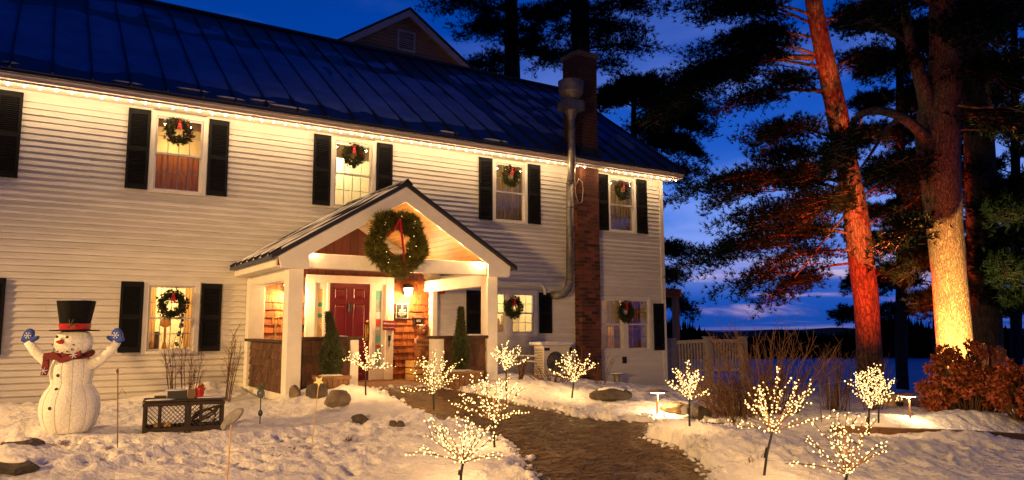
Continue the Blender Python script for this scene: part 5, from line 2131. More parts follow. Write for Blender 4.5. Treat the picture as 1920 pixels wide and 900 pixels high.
# ------------------------------------------------------------------ bollard path lights
def path_light(base_px, top_px, label):
    b = spot(*base_px)
    d = (b - Vector(CAM)).dot(Vector(AF))
    t = at(top_px[0], top_px[1], d)
    th = thing('path_light', b, label, 'path light', 'path lights beside the walk')
    MB().tube([b - UPZ * .1, t], .013, 8).part('post', mat('copper_post', (.30, .14, .06), .45, .2, 8), th)
    xf(MB().lathe([(.0, 0), (.02, -.012), (.155, .0), (.165, .008), (.06, .035), (.0, .045)], 24), Matrix.Translation(t)).part('cap', MATS['copper_post'], th)
    xf(MB().lathe([(.0, -.02), (.10, -.016), (.10, -.010), (.0, -.008)], 16), Matrix.Translation(t)).part('lamp_glass', LAMPG, th)
    lamp('POINT', 'path_light_lamp', t - UPZ * .06 + RT * .03, 34, (1, .62, .28), .04)
    return th


path_light((1231, 776), (1233, 735), 'slim path light with flat lit cap before the corner of the house')
path_light((1707, 787), (1703, 742), 'slim path light with flat lit cap beside the rusty shrub')


# ------------------------------------------------------------------ stones
def stone(px, py, w, h, seed, label, m=ROCK, sink=.3, snowcap=False, dep=.8):
    p = spot(px, py)
    g1 = fnoise(seed)
    th = thing('rock', p, label, 'rock', 'rocks in the snow')
    mb = MB()
    nu, nv = 22, 14
    mb.ball((0, 0, 0), 1, nu, nv)
    out = []
    gq = np.random.default_rng(seed)
    pl_ = []
    for _ in range(16):
        nn = Vector(gq.normal(size=3)).normalized()
        pl_.append((nn, gq.uniform(.62, .95)))
    for v in mb.v:
        v = Vector(v)
        q = v.normalized()
        k = 1 + .35 * float(g1(np.array([q.x * 1.7 + 5]), np.array([q.y * 1.7 + q.z * 2.1 + 9]))[0]) + .16 * float(g1(np.array([q.x * 5 + 31]), np.array([q.y * 5 + q.z * 6 + 3]))[0])
        q = q * k
        for nn, dd0 in pl_:
            ex = q.dot(nn) - dd0
            if ex > 0:
                q = q - nn * ex * .92
        q = q * (1 + .05 * float(g1(np.array([q.x * 11 + 31]), np.array([q.y * 11 + q.z * 12 + 3]))[0]))
        q = Vector((max(-.97, min(.97, q.x)), q.y, max(-.8, min(.93, q.z))))
        out.append(q)
    M_ = loc_frame(p + UPZ * (h * (.5 - sink)), rng.uniform(-.3, .3))
    mb.v = [tuple(M_ @ Vector((q.x * w / 1.7, q.y * w / 1.7 * dep, q.z * h / 1.6))) for q in out]
    mb.part('stone', m, th)
    if snowcap:
        s_ = MB().ball((0, 0, h * (1 - sink) - .02), 1, 16, 6, (w * .36, w * .28 * dep, .05))
        xf(s_, loc_frame(p)).part('snow_cap', SNOW, th, smooth=True)
    return th


stone(592, 768, .30, .28, 801, 'dark mossy rock at the foot of the porch, left of the tan one', ROCKD)
stone(630, 781, .33, .23, 803, 'tan angular boulder beside the porch mound', ROCK, .22)
stone(676, 794, .24, .13, 805, 'low dark rock poking from the slope right of the tan boulder', ROCKD)
stone(737, 803, .09, .09, 807, 'left of two small dark stones on the snow slope', ROCKD)
stone(750, 803, .12, .08, 809, 'right of two small dark stones on the snow slope', ROCKD)
stone(1146, 748, .60, .20, 811, 'long dark rock with snow on top, below the bird bath', ROCKD, .2, True, .6)
stone(553, 766, .16, .22, 813, 'brown stone against the front of the porch skirting', ROCK)
stone(1262, 775, .48, .16, 815, 'pale rounded rock lit by the path light near the house corner', mat('pale_stone', (.42, .30, .16), .9, .3, 6, .5, 16), .35)
stone(1690, 762, .8, .36, 817, 'large yellow-lit boulder behind the right path light', MATS['pale_stone'], .3)
stone(1765, 775, .5, .3, 819, 'boulder half under the rusty shrub', ROCK, .3)
stone(1306, 775, .40, .22, 821, 'brown rock under the bare shrub behind the path light', ROCKD, .3)
stone(20, 884, .42, .17, 823, 'broad dark stone with snow at the lower left edge', ROCKD, .35, True)
stone(35, 838, .40, .14, 825, 'low stone sunk in snow below the snowman, left side', ROCKD, .45, True)
stone(1003, 790, .10, .06, 827, 'tiny dark stone on the snow right of the path', ROCKD)

# ------------------------------------------------------------------ heat pump, bird bath
a0 = on_y(1019, 705, -.78)
a1 = on_y(1071, 705, -.78)
atop = on_y(1019, 648, -.78)
hp = thing('heat_pump', ((a0.x + a1.x) / 2, -.55, a0.z), 'white heat pump unit with round fan grille standing by the chimney', 'heat pump')
hx0, hx1, hz0, hz1 = a0.x, a1.x + .02, a0.z, atop.z
HPM = mat('cream_enamel', (.66, .60, .50), .45, .06, 4)
cab = MB().box(hx0, hx1, -.78, -.42, hz0, hz1)
bevel(cab.part('cabinet', HPM, hp), .02, 2)
for k in range(5):
    for q in range(16):
        z_ = hz0 + .05 + q * (hz1 - hz0 - .1) / 16
        y_ = -.76 + k * .068
        MB().box(hx0 - .006, hx0 + .004, y_, y_ + .055, z_, z_ + .014).part('side_louvre', BLACK, hp)
cxf, czf, rf_ = hx0 + (hx1 - hx0) * .42, (hz0 + hz1) / 2 - .04, (hz1 - hz0) * .36
fanb = MB()
fanb.lathe([(rf_, 0), (rf_, .006), (.0, .006)], 28, (cxf, -.782, czf), M=Matrix.Rotation(rad(90), 3, 'X'))
fanb.part('fan_opening', BLACK, hp)
gr = MB()
for k in range(1, 6):
    gr.tube([(cxf + rf_ * k / 5.5 * math.cos(a * math.pi / 12), -.80, czf + rf_ * k / 5.5 * math.sin(a * math.pi / 12)) for a in range(25)], .004, 4, False)
for k in range(8):
    a = k * math.pi / 8
    gr.tube([(cxf - rf_ * math.cos(a), -.802, czf - rf_ * math.sin(a)), (cxf + rf_ * math.cos(a), -.802, czf + rf_ * math.sin(a))], .004, 4, False)
gr.part('fan_grille', STEEL, hp)
for k in range(3):
    a = k * 2.094 + .4
    MB().add([], []) if False else None
    m = MB()
    m.add([(cxf + .03 * math.cos(a), -.789, czf + .03 * math.sin(a)), (cxf + rf_ * .85 * math.cos(a - .35), -.795, czf + rf_ * .85 * math.sin(a - .35)), (cxf + rf_ * .85 * math.cos(a + .35), -.789, czf + rf_ * .85 * math.sin(a + .35))], [(0, 1, 2)])
    m.part('fan_blade', mat('fan_grey', (.10, .11, .11), .5, .1), hp)
MB().box(hx0 + .03, hx0 + .17, -.786, -.778, hz1 - .11, hz1 - .05).part('handle_recess', BLACK, hp)
MB().box(hx1 - .06, hx1 + .01, -.79, -.70, hz1 - .2, hz1 - .05).part('valve_cover', BLACK, hp)
rm = MB()
for (x, z, w, h) in ((hx1 - .17, hz1 - .26, .05, .018), (hx1 - .17, hz1 - .29, .018, .045), (hx1 - .135, hz1 - .31, .035, .016)):
    rm.box(x, x + w, -.7845, -.781, z, z + h)
rm.part('red_emblem', BERRY, hp)
for k in range(5):
    MB().box(hx1 - .20 + k * .02, hx1 - .19 + k * .02, -.7845, -.781, hz1 - .225, hz1 - .205).part('print_mark', MATS['worn_red'], hp)
sn = MB().box(hx0 - .10, hx1 + .03, -.84, -.36, hz1 + .002, hz1 + .075)
o = sn.part('snow_top', SNOW, hp)
bevel(o, .03, 3)
for x in (hx0 + .08, hx1 - .12):
    MB().box(x, x + .05, -.8, -.40, hz0 - .22, hz0 - .002).part('foot', WOODD, hp)
MB().tube([(hx0 - .0, -.55, hz0 + .42), (hx0 - .35, -.3, hz0 + .43), (hx0 - .6, -.04, hz0 + .44)], .02, 8).part('pipe_upper', WHITE, hp)
MB().tube([(hx0 - .0, -.55, hz0 + .30), (hx0 - .35, -.3, hz0 + .31), (hx0 - .6, -.04, hz0 + .30)], .02, 8).part('pipe_lower', WHITE, hp)

bp = on_y(1157, 727, -.6)
bt = on_y(1157, 700, -.6)
bpz = gz(bp.x, -.6)
bbm = thing('bird_bath', (bp.x, -.6, bpz), 'grey stone bird bath heaped with snow by the house wall', 'bird bath')
H = bt.z - bpz
xf(MB().lathe([(.13, -.05), (.14, .03), (.08, .07), (.065, H * .5), (.075, H * .8), (.11, H * .88)], 18), Matrix.Translation((bp.x, -.6, bpz))).part('pedestal', mat('cast_stone', (.30, .26, .20), .85, .2, 14, .4, 40), bbm, smooth=True)
xf(MB().lathe([(.05, H * .86), (.18, H * .92), (.245, H * .985), (.24, H), (.0, H * .985)], 24), Matrix.Translation((bp.x, -.6, bpz))).part('basin', MATS['cast_stone'], bbm, smooth=False)
MB().ball((bp.x, -.6, bpz + H * .99), 1, 16, 6, (.215, .215, .035)).part('snow_heap', SNOW, bbm, smooth=True)

# ------------------------------------------------------------------ railing and pergola behind the far corner
FD = 20.5
f0, f1, f2 = at(1259, 640, FD), at(1327, 637, FD + .2), at(1392, 637, FD + .4)
fz = gz(f1.x, f1.y) - .05
fence = thing('picket_railing', (f1.x, f1.y, fz), 'weathered white picket railing beyond the far corner of the house', 'railing')
PK = mat('weathered_white_paint', (.42, .37, .33), .7, .25, 9)
for p in (f0, f1, f2):
    o = MB().box(p.x - .09, p.x + .09, p.y - .09, p.y + .09, fz - .1, p.z + .06).part('post', PK, fence)
    MB().box(p.x - .11, p.x + .11, p.y - .11, p.y + .11, p.z + .062, p.z + .09).part('post_cap', PK, fence)
for (p, q) in ((f0, f1), (f1, f2)):
    dd = (q - p).normalized()
    p_, q_ = p + dd * .092, q - dd * .092
    MB().beam((p_.x, p_.y, p.z - .03), (q_.x, q_.y, q.z - .03), .06, .09).part('top_rail', PK, fence)
    MB().beam((p_.x, p_.y, p.z - .82), (q_.x, q_.y, q.z - .82), .05, .08).part('bottom_rail', PK, fence)
    n = 10
    for k in range(n):
        c = p_.lerp(q_, (k + .5) / n)
        MB().box(c.x - .022, c.x + .022, c.y - .018, c.y + .018, c.z - .78, c.z - .075).part('picket', PK, fence)
pg = thing('pergola', at(1266, 640, 21.5), 'wooden pergola post and slatted red-brown roof edge behind the house corner', 'pergola')
pa, pb2 = at(1266, 556, 21.5), at(1266, 700, 21.5)
MB().box(pa.x - .075, pa.x + .075, pa.y - .075, pa.y + .075, gz(pb2.x, pb2.y) - .1, pa.z).part('post', mat('pergola_wood', (.34, .22, .15), .7, .2, 6), pg)
e0, e1 = at(1225, 549, 21.4), at(1274, 550, 21.6)
MB().beam(e0 - UPZ * .11, e1 - UPZ * .11, .10, .03).part('edge_beam', MATS['pergola_wood'], pg)
dd = (e1 - e0)
for k in range(14):
    c = e0 + dd * (k + .5) / 14
    MB().beam(c - UPZ * .10, c + UPZ * .11, .035, .6, up=tuple(FW)).part('roof_slat', mat('red_slat', (.33, .08, .045), .7, .25, 6), pg)


# ------------------------------------------------------------------ bare shrubs
def bare_shrub(base_px, spread, height, n, seed, label, m=TWIG, lean=0.0, sub=4, r0=.008, dead=0.0, wide=.35, name='bare_shrub'):
    b = spot(*base_px)
    R = random.Random(seed)
    th = thing(name, b, label, 'shrub')
    mb = MB()
    for k in range(n):
        a = R.uniform(0, 6.28)
        rad_ = R.uniform(0, wide)
        s = b + RT * (math.cos(a) * rad_ * spread) + FW * (math.sin(a) * rad_ * spread * .6)
        s.z = gz(s.x, s.y) - .04
        out = Vector((math.cos(a), math.sin(a), 0))
        ou = RT * out.x + FW * out.y * .7
        h = height * R.uniform(.45, 1.0)
        e = s + ou * spread * R.uniform(.1, .75) + UPZ * h + RT * lean * h
        mid = s.lerp(e, .5) + UPZ * h * .10 + Vector((R.uniform(-1, 1), R.uniform(-1, 1), 0)) * .03
        pts = [s, s.lerp(mid, .5) + Vector((R.uniform(-1, 1), R.uniform(-1, 1), 0)) * .012, mid, mid.lerp(e, .5) + Vector((R.uniform(-1, 1), R.uniform(-1, 1), 0)) * .02, e]
        mb.tube(pts, [r0, r0 * .85, r0 * .7, r0 * .5, r0 * .25], 4, False)
        for q in range(sub):
            i = R.choice((1, 2, 2, 3))
            f = R.random()
            s0 = pts[i].lerp(pts[i + 1], f)
            dr = (e - s).normalized() + Vector((R.uniform(-.8, .8), R.uniform(-.8, .8), R.uniform(-.2 - dead, .5)))
            l = h * R.uniform(.12, .32)
            e2 = s0 + dr.normalized() * l
            mb.tube([s0, s0.lerp(e2, .5) + UPZ * l * .06, e2], [r0 * .45, r0 * .35, r0 * .18], 3, False)
            for w in range(1):
                s1 = s0.lerp(e2, R.uniform(.4, .8))
                e3 = s1 + (dr.normalized() + Vector((R.uniform(-1, 1), R.uniform(-1, 1), R.uniform(-.4, .6)))).normalized() * l * .5
                mb.tube([s1, e3], [r0 * .28, r0 * .15], 3, False)
    mb.part('stems', m, th, kind='stuff')
    return th


bare_shrub((322, 752), .16, 1.02, 7, 901, 'thin bare shrub left of the snow mound under the lit window', TWIGR, -.12)
bare_shrub((352, 756), .24, 1.00, 11, 902, 'branching bare shrub rising behind the lobster traps', TWIGR, .0, 7)
bare_shrub((425, 752), .14, 1.15, 9, 903, 'upright bare shrub beside the porch skirting', TWIGR, .12)
bare_shrub((1440, 775), 1.25, 1.32, 78, 904, 'big spreading bare shrub behind the leaning lighted tree', TWIGR, -.10, 5, .0085)
bare_shrub((1385, 785), .85, .66, 120, 905, 'low tangled brown shrub between the two lighted trees right of the path', TWIG, -.1, 9, .007, .5)
bare_shrub((1565, 770), .55, 1.10, 48, 906, 'dry bare shrub in the middle of the right garden bed', TWIG, .0, 5, .007)
bare_shrub((1640, 770), .55, .95, 36, 907, 'bare shrub around the dense lighted tree', TWIGR, .0, 5, .007)
bare_shrub((1345, 770), .6, .9, 30, 909, 'thin bare bush at the foot of the picket railing', TWIG, .0, 5, .006)
bare_shrub((975, 712), .22, .75, 12, 910, 'twiggy shrub against the wall under the kitchen window', TWIGR, .1, 5, .008)
bare_shrub((1035, 722), .65, .35, 50, 911, 'row of low brown twigs under the heat pump', TWIGR, .0, 5, .006)
bare_shrub((1225, 722), .28, .95, 9, 912, 'thin vine stems on the wall at the house corner', TWIG, .0, 4, .006)
bare_shrub((1125, 722), .3, .6, 14, 913, 'brown twigs at the foot of the chimney', TWIGR, .0, 5, .006)
for (px, py, w, n, sd, lb) in ((130, 840, .16, 16, 920, 'tuft of short dead stems in the snow before the snowman'), (208, 845, .06, 6, 921, 'tiny clump of dead stems by the tall weed stalk'),
                               (557, 840, .07, 26, 922, 'dark dead plant clump left of the star stake'), (655, 826, .06, 16, 923, 'small dead clump on the open snow'),
                               (965, 772, .10, 12, 924, 'dead stems on the snow right of the path'), (920, 825, .1, 14, 925, 'dead leaves at the left path edge'),
                               (1415, 868, .08, 8, 926, 'small dead stems beside the leaning lighted tree'), (985, 875, .14, 24, 927, 'dark dead leaves at the near left path edge')):
    bare_shrub((px, py), w, .10 if n < 20 else .06, n, sd, lb, TWIGR if n < 20 else WOODD, 0, 2, .005 if n < 20 else .008, wide=1.0, name='dead_plant')


# ------------------------------------------------------------------ rusty leaved shrub and the garden chairs behind it
def leafy_shrub(c, rx, ry, h, seed, n_cl, label, m):
    g = np.random.default_rng(seed)
    zb_ = gz(c.x, c.y)
    th = thing('rusty_shrub', (c.x, c.y, zb_), label, 'shrub')
    st = MB()
    Cs, Ds = [], []
    for k in range(n_cl):
        a = g.uniform(0, 2 * np.pi)
        q = np.sqrt(g.uniform(0, 1))
        hz = h * (1 - .55 * q ** 2) * g.uniform(.25, 1.05)
        p = np.array([c.x, c.y, zb_]) + np.array(RT) * math.cos(a) * q * rx + np.array(FW) * math.sin(a) * q * ry + np.array([0, 0, hz])
        s0 = Vector((c.x, c.y, zb_)) + RT * math.cos(a) * q * rx * .35 + FW * math.sin(a) * q * ry * .35
        s0.z = gz(s0.x, s0.y) - .05
        st.tube([s0, s0.lerp(Vector(p), .5) + UPZ * .05, Vector(p)], [.012, .009, .005], 4, False)
        cr = g.uniform(.06, .13)
        nl = int(60 * (cr / .1) ** 2)
        d = g.normal(size=(nl, 3))
        d /= np.linalg.norm(d, axis=1, keepdims=True)
        Cs.append(p + d * cr * g.uniform(.5, 1, (nl, 1)) * np.array([1, 1, .8]))
        Ds.append(d + np.array([0, 0, -.2]))
    st.part('stems', TWIG, th, kind='stuff')
    C, D = np.concatenate(Cs), np.concatenate(Ds)
    T = sprig_tris(C, D, .06, .05, 2, .6, seed + 1)
    MB().tri_soup(T).part('leaves', m, th, kind='stuff')
    return th


RUST = mat('rusty_leaf', (.15, .027, .008), .75, .5, 9, col2=(.42, .105, .028))
cc = at(1822, 790, 12.3)
leafy_shrub(cc, .78, .6, 1.20, 941, 130, 'big rust-brown leafy shrub in front of the brightly lit trunk', RUST)
cc = at(1925, 775, 11.6)
leafy_shrub(cc, .55, .5, .95, 943, 60, 'rust-brown leafy shrub at the right edge of the picture', RUST)


def chair(px, depth, zpx_top, w, lbl, m):
    b = at(px, 745, depth)
    zb_ = gz(b.x, b.y)
    top = at(px, zpx_top, depth).z
    th = thing('garden_chair', (b.x, b.y, zb_), lbl, 'garden chair', 'garden chairs under the trees')
    F = loc_frame((b.x, b.y, zb_), .25)
    H = top - zb_
    n = 6
    for k in range(n):
        u = -w / 2 + w * (k + .5) / n
        hk = H * (1 - .10 * abs((k + .5) / n - .5) * 2)
        xf(MB().beam((u * .85, .12, .3), (u, -.05 + .02, hk), w / n * .86, .02, up=(0, 1, 0)), F).part('back_slat', m, th)
    for k in range(5):
        xf(MB().box(-w / 2, w / 2, .12 + k * .1, .12 + k * .1 + .085, .32 - 0 * k, .345), F).part('seat_slat', m, th)
    for s in (-1, 1):
        xf(MB().box(s * w * .58 - .06, s * w * .58 + .06, -.05, .62, .55, .575), F).part('arm', m, th)
        xf(MB().box(s * w * .58 - .02, s * w * .58 + .02, .5, .6, -.1, .549), F).part('leg', m, th)
        xf(MB().box(s * w * .58 - .02, s * w * .58 + .02, -.04, .06, -.1, .549), F).part('leg', m, th)
    return th


chair(1847, 15.5, 641, .36, 'orange-lit wooden garden chair back behind the rusty shrub, left one', mat('chair_wood', (.30, .13, .05), .7, .25, 6))
chair(1879, 16.6, 646, .40, 'darker wooden garden chair behind the rusty shrub, right one', WOODM)
ta, tb2 = spot(1560, 812), spot(1815, 820)
tim = thing('timber_edging', (ta + tb2) / 2, 'low dark timber edging along the snowy walk on the right', 'timber edging')
n = 3
for k in range(n):
    a_, b_ = ta.lerp(tb2, k / n), ta.lerp(tb2, (k + .97) / n)
    MB().beam(a_ + UPZ * .02, b_ + UPZ * .02, .12, .14).part('timber', WOODM, tim)
ta, tb2 = spot(1825, 824), spot(1960, 832)
tim2 = thing('timber_edging', (ta + tb2) / 2, 'short dark timber at the right edge under a snow bank', 'timber edging')
MB().beam(ta + UPZ * .03, tb2 + UPZ * .03, .14, .16).part('timber', WOODD, tim2)
ta = thing('trellis_frame', spot(1570, 790), 'thin dark wire plant frame standing in the bed left of the lighted tree', 'plant frame')
for k in range(4):
    p = spot(1540 + k * 18, 788 - k)
    MB().tube([p - UPZ * .05, p + UPZ * .52], .006, 5).part('upright', BLACK, ta)
p, q = spot(1532, 788), spot(1603, 785)
MB().tube([p + UPZ * .52, q + UPZ * .52], .006, 5).part('crossbar', BLACK, ta)

# ------------------------------------------------------------------ pines
def bark_trunk(mb, pts, rs, n=26, step=.10, amp=.09, seed=0):
    """a trunk along pts with furrowed, uneven bark"""
    g1 = fnoise(seed + 40)
    P, Rr = [], []
    for (a, b, ra, rb_) in zip(pts[:-1], pts[1:], rs[:-1], rs[1:]):
        k = max(1, int((b - a).length / step))
        for i in range(k):
            P.append(a.lerp(b, i / k))
            Rr.append(ra + (rb_ - ra) * i / k)
    P.append(pts[-1])
    Rr.append(rs[-1])
    # smooth the path a little
    for _ in range(6):
        P = [P[0]] + [(P[i - 1] + P[i] * 2 + P[i + 1]) / 4 for i in range(1, len(P) - 1)] + [P[-1]]
    t = MB().tube(P, Rr, n, True)
    b0 = len(mb.v)
    for i, v in enumerate(t.v):
        ring, k = divmod(i, n)
        c = P[min(ring, len(P) - 1)]
        d = Vector(v) - c
        an = k / n
        s = ring * step
        f = float(g1(np.array([an * n * .5]), np.array([s * 1.1]))[0]) + .6 * float(g1(np.array([an * n * .9 + 50]), np.array([s * 2.7]))[0]) + 1.2 * float(g1(np.array([an * 4 + 90]), np.array([s * .5]))[0])
        t.v[i] = tuple(c + d * (1 + amp * f))
    mb.add(t.v, t.f)
    return mb


def bough_geometry(a, e, w, g, limb, C, D, r0=.05, dens=1.0, start=.22, droop=.06, sag=.0):
    a, e = Vector(a), Vector(e)
    L = (e - a).length
    n = max(5, int(L / .45))
    pts = []
    ox, oy = g.normal() * .06, g.normal() * .06
    for i in range(n + 1):
        t = i / n
        p = a.lerp(e, t) + UPZ * (L * (.10 * math.sin(t * math.pi) - sag * t * (1 - t))) + Vector((math.sin(t * 5 + ox * 9) * ox, math.sin(t * 4 + oy * 9) * oy, g.normal() * .015))
        pts.append(p)
    limb.tube(pts, [max(.007, r0 * (1 - .9 * i / n)) for i in range(n + 1)], 6, False)
    t = start
    sgn = 1
    while t < 1.0:
        x = t * n
        j = min(int(x), n - 1)
        s = pts[j].lerp(pts[j + 1], x - j)
        d = (pts[j + 1] - pts[j]).normalized()
        h = Vector((-d.y, d.x, 0))
        if h.length < .1:
            h = Vector((1, 0, 0))
        h.normalize()
        ln = w * (1.05 - .65 * t) * g.uniform(.55, 1.15)
        tw_ = (h * sgn * g.uniform(.5, 1.0) + d * g.uniform(.4, .9) + UPZ * g.uniform(-.15, .28)).normalized()
        e2 = s + tw_ * ln - UPZ * droop * ln
        limb.tube([s, s.lerp(e2, .5) + UPZ * .03 * ln, e2], [max(.006, r0 * .25), .007, .004], 3, False)
        m = max(3, int(ln / .055 * dens))
        for i in range(m):
            f = .15 + .85 * (i + g.uniform(0, .9)) / m
            c = s.lerp(e2, f) + UPZ * .03 * ln * math.sin(f * 3.14)
            side = Vector((-tw_.y, tw_.x, 0)) * g.normal() * .16
            c = c + side + UPZ * g.normal() * .10
            C.append(c)
            D.append(tw_ * .7 + side * 3 + UPZ * .55)
        t += .115 / L * g.uniform(.7, 1.3) / dens ** .3
        sgn = -sgn


def pine(label, depth, trunk_px, boughs, seed, bark, top_auto=6, n=12, group='pines around the house', needle=.19, dens=1.0, extra=(), name='pine_tree', k=9, base_z=None, auto_w=1.0, wneed=.020, amp=.09, more=4):
    ppm = FPX / depth
    pts = [at(x, y, depth) for x, y, r in trunk_px]
    rs = [r / ppm for x, y, r in trunk_px]
    b = pts[0].copy()
    b.z = (gz(b.x, b.y) if base_z is None else base_z) - .3
    pts.insert(0, b)
    rs.insert(0, rs[0] * 1.12)
    tp = pts[-1]
    g = np.random.default_rng(seed)
    topp = tp + (pts[-1] - pts[-2]).normalized() * 3.5
    pts.append(topp)
    rs.append(rs[-1] * .45)
    th = thing(name, (b.x, b.y, b.z + .3), label, 'pine tree', group)
    bark_trunk(MB(), pts, rs, n, .12 if n > 14 else .5, amp, seed).part('trunk', bark, th, smooth=True) if False else None
    tm = bark_trunk(MB(), pts, rs, n, .12 if n > 14 else .5, amp, seed)
    tm.part('trunk', bark, th, smooth=True)
    C, D = [], []
    for bo in boughs:
        (x0, y0), (x1, y1) = bo[0], bo[1]
        off = bo[2] if len(bo) > 2 else g.uniform(-1.2, 1.2)
        w = bo[3] if len(bo) > 3 else 1.1
        limb = MB()
        bough_geometry(at(x0, y0, depth), at(x1, y1, depth + off), w, g, limb, C, D, r0=bo[4] if len(bo) > 4 else .045, dens=dens)
        limb.part('bough', bark, th, smooth=True)
        for rep in range(more):
            f0 = g.uniform(.1, .45)
            off2 = off + g.choice((-1, 1)) * g.uniform(.7, 2.2)
            fx = g.uniform(.62, 1.0)
            limb = MB()
            a0 = at(x0 + (x1 - x0) * f0, y0 + (y1 - y0) * f0, depth + off * f0)
            e0 = at(x0 + (x1 - x0) * fx, y0 + (y1 - y0) * fx + g.uniform(-14, 22), depth + off2)
            bough_geometry(a0, e0, w * .9, g, limb, C, D, r0=.02, dens=dens, start=.12)
            limb.part('bough', bark, th, smooth=True)
    for q in range(top_auto):
        f = q / max(1, top_auto)
        s = tp.lerp(topp, f)
        a = g.uniform(0, 6.28)
        e = s + Vector((math.cos(a), math.sin(a), .12)) * g.uniform(2.2, 4.2) * (1 - .5 * f) * auto_w
        limb = MB()
        bough_geometry(s, e, 1.1 * auto_w, g, limb, C, D, r0=.04, dens=dens)
        limb.part('bough', bark, th, smooth=True)
    for (path, r_) in extra:
        lm = MB()
        P = [at(x, y, depth + dz) for x, y, dz in path]
        bark_trunk(lm, P, [r_ * (1 - .65 * i / (len(P) - 1)) for i in range(len(P))], 12, .12, amp * .8, seed + 3)
        lm.part('limb', bark, th, smooth=True)
    if C:
        C = np.array([tuple(c) for c in C])
        D = np.array([tuple(d) for d in D])
        T = sprig_tris(C, D, needle, wneed, k, .55, seed + 7)
        MB().tri_soup(T).part('needles', NEEDLE, th, kind='stuff')
    return th


RED_B = [((1525, 30), (1262, 22), -1.0), ((1526, 45), (1330, 5), 1.5), ((1530, 72), (1350, 72), .8, .9), ((1528, 105), (1195, 228), -1.5, 1.5, .09), ((1538, 125), (1235, 150), 1.0, 1.3),
         ((1532, 100), (1290, 100), -.5, 1.1), ((1545, 168), (1340, 215), .5, 1.0, .06), ((1570, 255), (1382, 262), -.8, 1.0), ((1585, 300), (1405, 295), 1.0, 1.1), ((1595, 345), (1248, 382), -1.0, 1.4, .06),
         ((1600, 365), (1330, 345), .8, 1.0), ((1605, 400), (1330, 425), .2, 1.3), ((1612, 440), (1275, 498), -1.2, 1.2), ((1615, 470), (1335, 560), -.8, 1.0), ((1618, 490), (1415, 575), .6, .9),
         ((1608, 430), (1440, 450), 1.5, 1.2), ((1532, 55), (1665, 25), 1.0), ((1548, 140), (1672, 112), 1.4, .9, .06), ((1575, 250), (1700, 275), 2.0, .9), ((1600, 380), (1735, 340), 1.5), ((1610, 430), (1742, 410), 2.0, 1.2),
         ((1620, 520), (1712, 520), 1.5, .8), ((1604, 395), (1500, 395), -2.0, 1.2), ((1590, 320), (1490, 350), -1.6, 1.2), ((1550, 180), (1450, 150), 2.0, 1.1)]
pine('tall pine with a bare leaning trunk lit red by a floodlight', 21.0, [(1632, 700, 23), (1624, 560, 23), (1608, 420, 22), (1585, 290, 20), (1560, 170, 18), (1530, 30, 15), (1515, -60, 14)], RED_B, 1001, BARK_R, 8, 26,
     extra=[([(1590, 290, 0), (1610, 250, -.2), (1618, 215, -.3)], .05), ([(1532, 40, 0), (1570, 30, -.3), (1590, 55, -.5)], .05), ([(1600, 385, 0), (1570, 420, -.6), (1530, 470, -1.2), (1490, 520, -1.8)], .035)], needle=.15)
PALE_B = [((1705, 80), (1590, 40), -.5, 1.0), ((1772, 40), (1920, 30), -.8, .9), ((1772, 120), (1935, 175), .6, 1.0), ((1765, 20), (1660, -20), .5, 1.0), ((1780, 210), (1940, 270), .3, .9),
          ((1590, 250), (1560, 330), -.3, .6, .02), ((1762, 330), (1640, 330), 1.2, .9), ((1770, 395), (1640, 480), 1.4, .9), ((1720, 120), (1620, 130), .8, .8), ((1775, 60), (1860, 90), -1.4, .8)]
pine('thick old pine with a pale trunk lit bright from below and a forked top', 15.2, [(1797, 740, 33), (1792, 660, 31), (1781, 520, 30), (1770, 410, 32), (1762, 320, 36), (1757, 245, 38), (1774, 110, 28), (1768, -60, 24)], PALE_B, 1011, BARK_P, 5, 44,
     extra=[([(1752, 262, -.02), (1734, 170, -.1), (1708, 90, -.1), (1690, -30, -.1)], .2), ([(1745, 270, -.1), (1715, 235, -.4), (1690, 217, -.5), (1645, 203, -.6), (1611, 206, -.6), (1590, 240, -.5), (1583, 315, -.4)], .12),
            ([(1690, 217, -.5), (1660, 240, -.6), (1640, 280, -.7), (1610, 320, -.8)], .05), ([(1785, 195, -.2), (1840, 205, -.7), (1885, 195, -1), (1925, 212, -1.2)], .03), ([(1782, 243, -.2), (1845, 243, -.4)], .03)],
     needle=.14, amp=.05, more=5)
DARK_B = [((1830, 150), (1965, 120), .5), ((1835, 250), (1965, 235), .8), ((1838, 320), (1700, 390), .8), ((1840, 375), (1965, 355), .5), ((1843, 450), (1965, 470), .3), ((1843, 470), (1690, 500), .9), ((1845, 545), (1950, 590), .4, .8),
          ((1848, 545), (1720, 585), 1.2, .8), ((1832, 200), (1690, 190), 1.2), ((1828, 100), (1700, 60), 1.0), ((1826, 60), (1930, 20), .6), ((1840, 400), (1900, 420), -1.0, .9), ((1845, 500), (1910, 520), -1., .8)]
pine('dark straight pine trunk close behind the brightly lit one', 18.0, [(1852, 740, 30), (1846, 560, 28), (1838, 350, 26), (1828, 120, 24), (1824, -60, 22)], DARK_B, 1021, BARK_D, 5, 14, more=7)
A_B = [((960, 50), (920, 60), -2, 1.5), ((960, 85), (985, 90), -2, 1.4), ((960, 5), (900, 45), -1, 1.5), ((960, 10), (1010, 45), 1, 1.5), ((960, 110), (930, 115), 2, 1.4), ((960, 25), (795, 15), 0, 1.5), ((960, 70), (840, 55), .5, 1.2), ((960, 120), (850, 130), -.5, 1.2), ((960, 40), (1060, 20), .5, 1.4), ((960, 100), (1050, 110), 0, 1.2), ((960, 10), (880, -20), 1, 1.4), ((960, 135), (900, 150), 1, 1.0), ((960, 60), (1020, 70), -1, 1.2)]
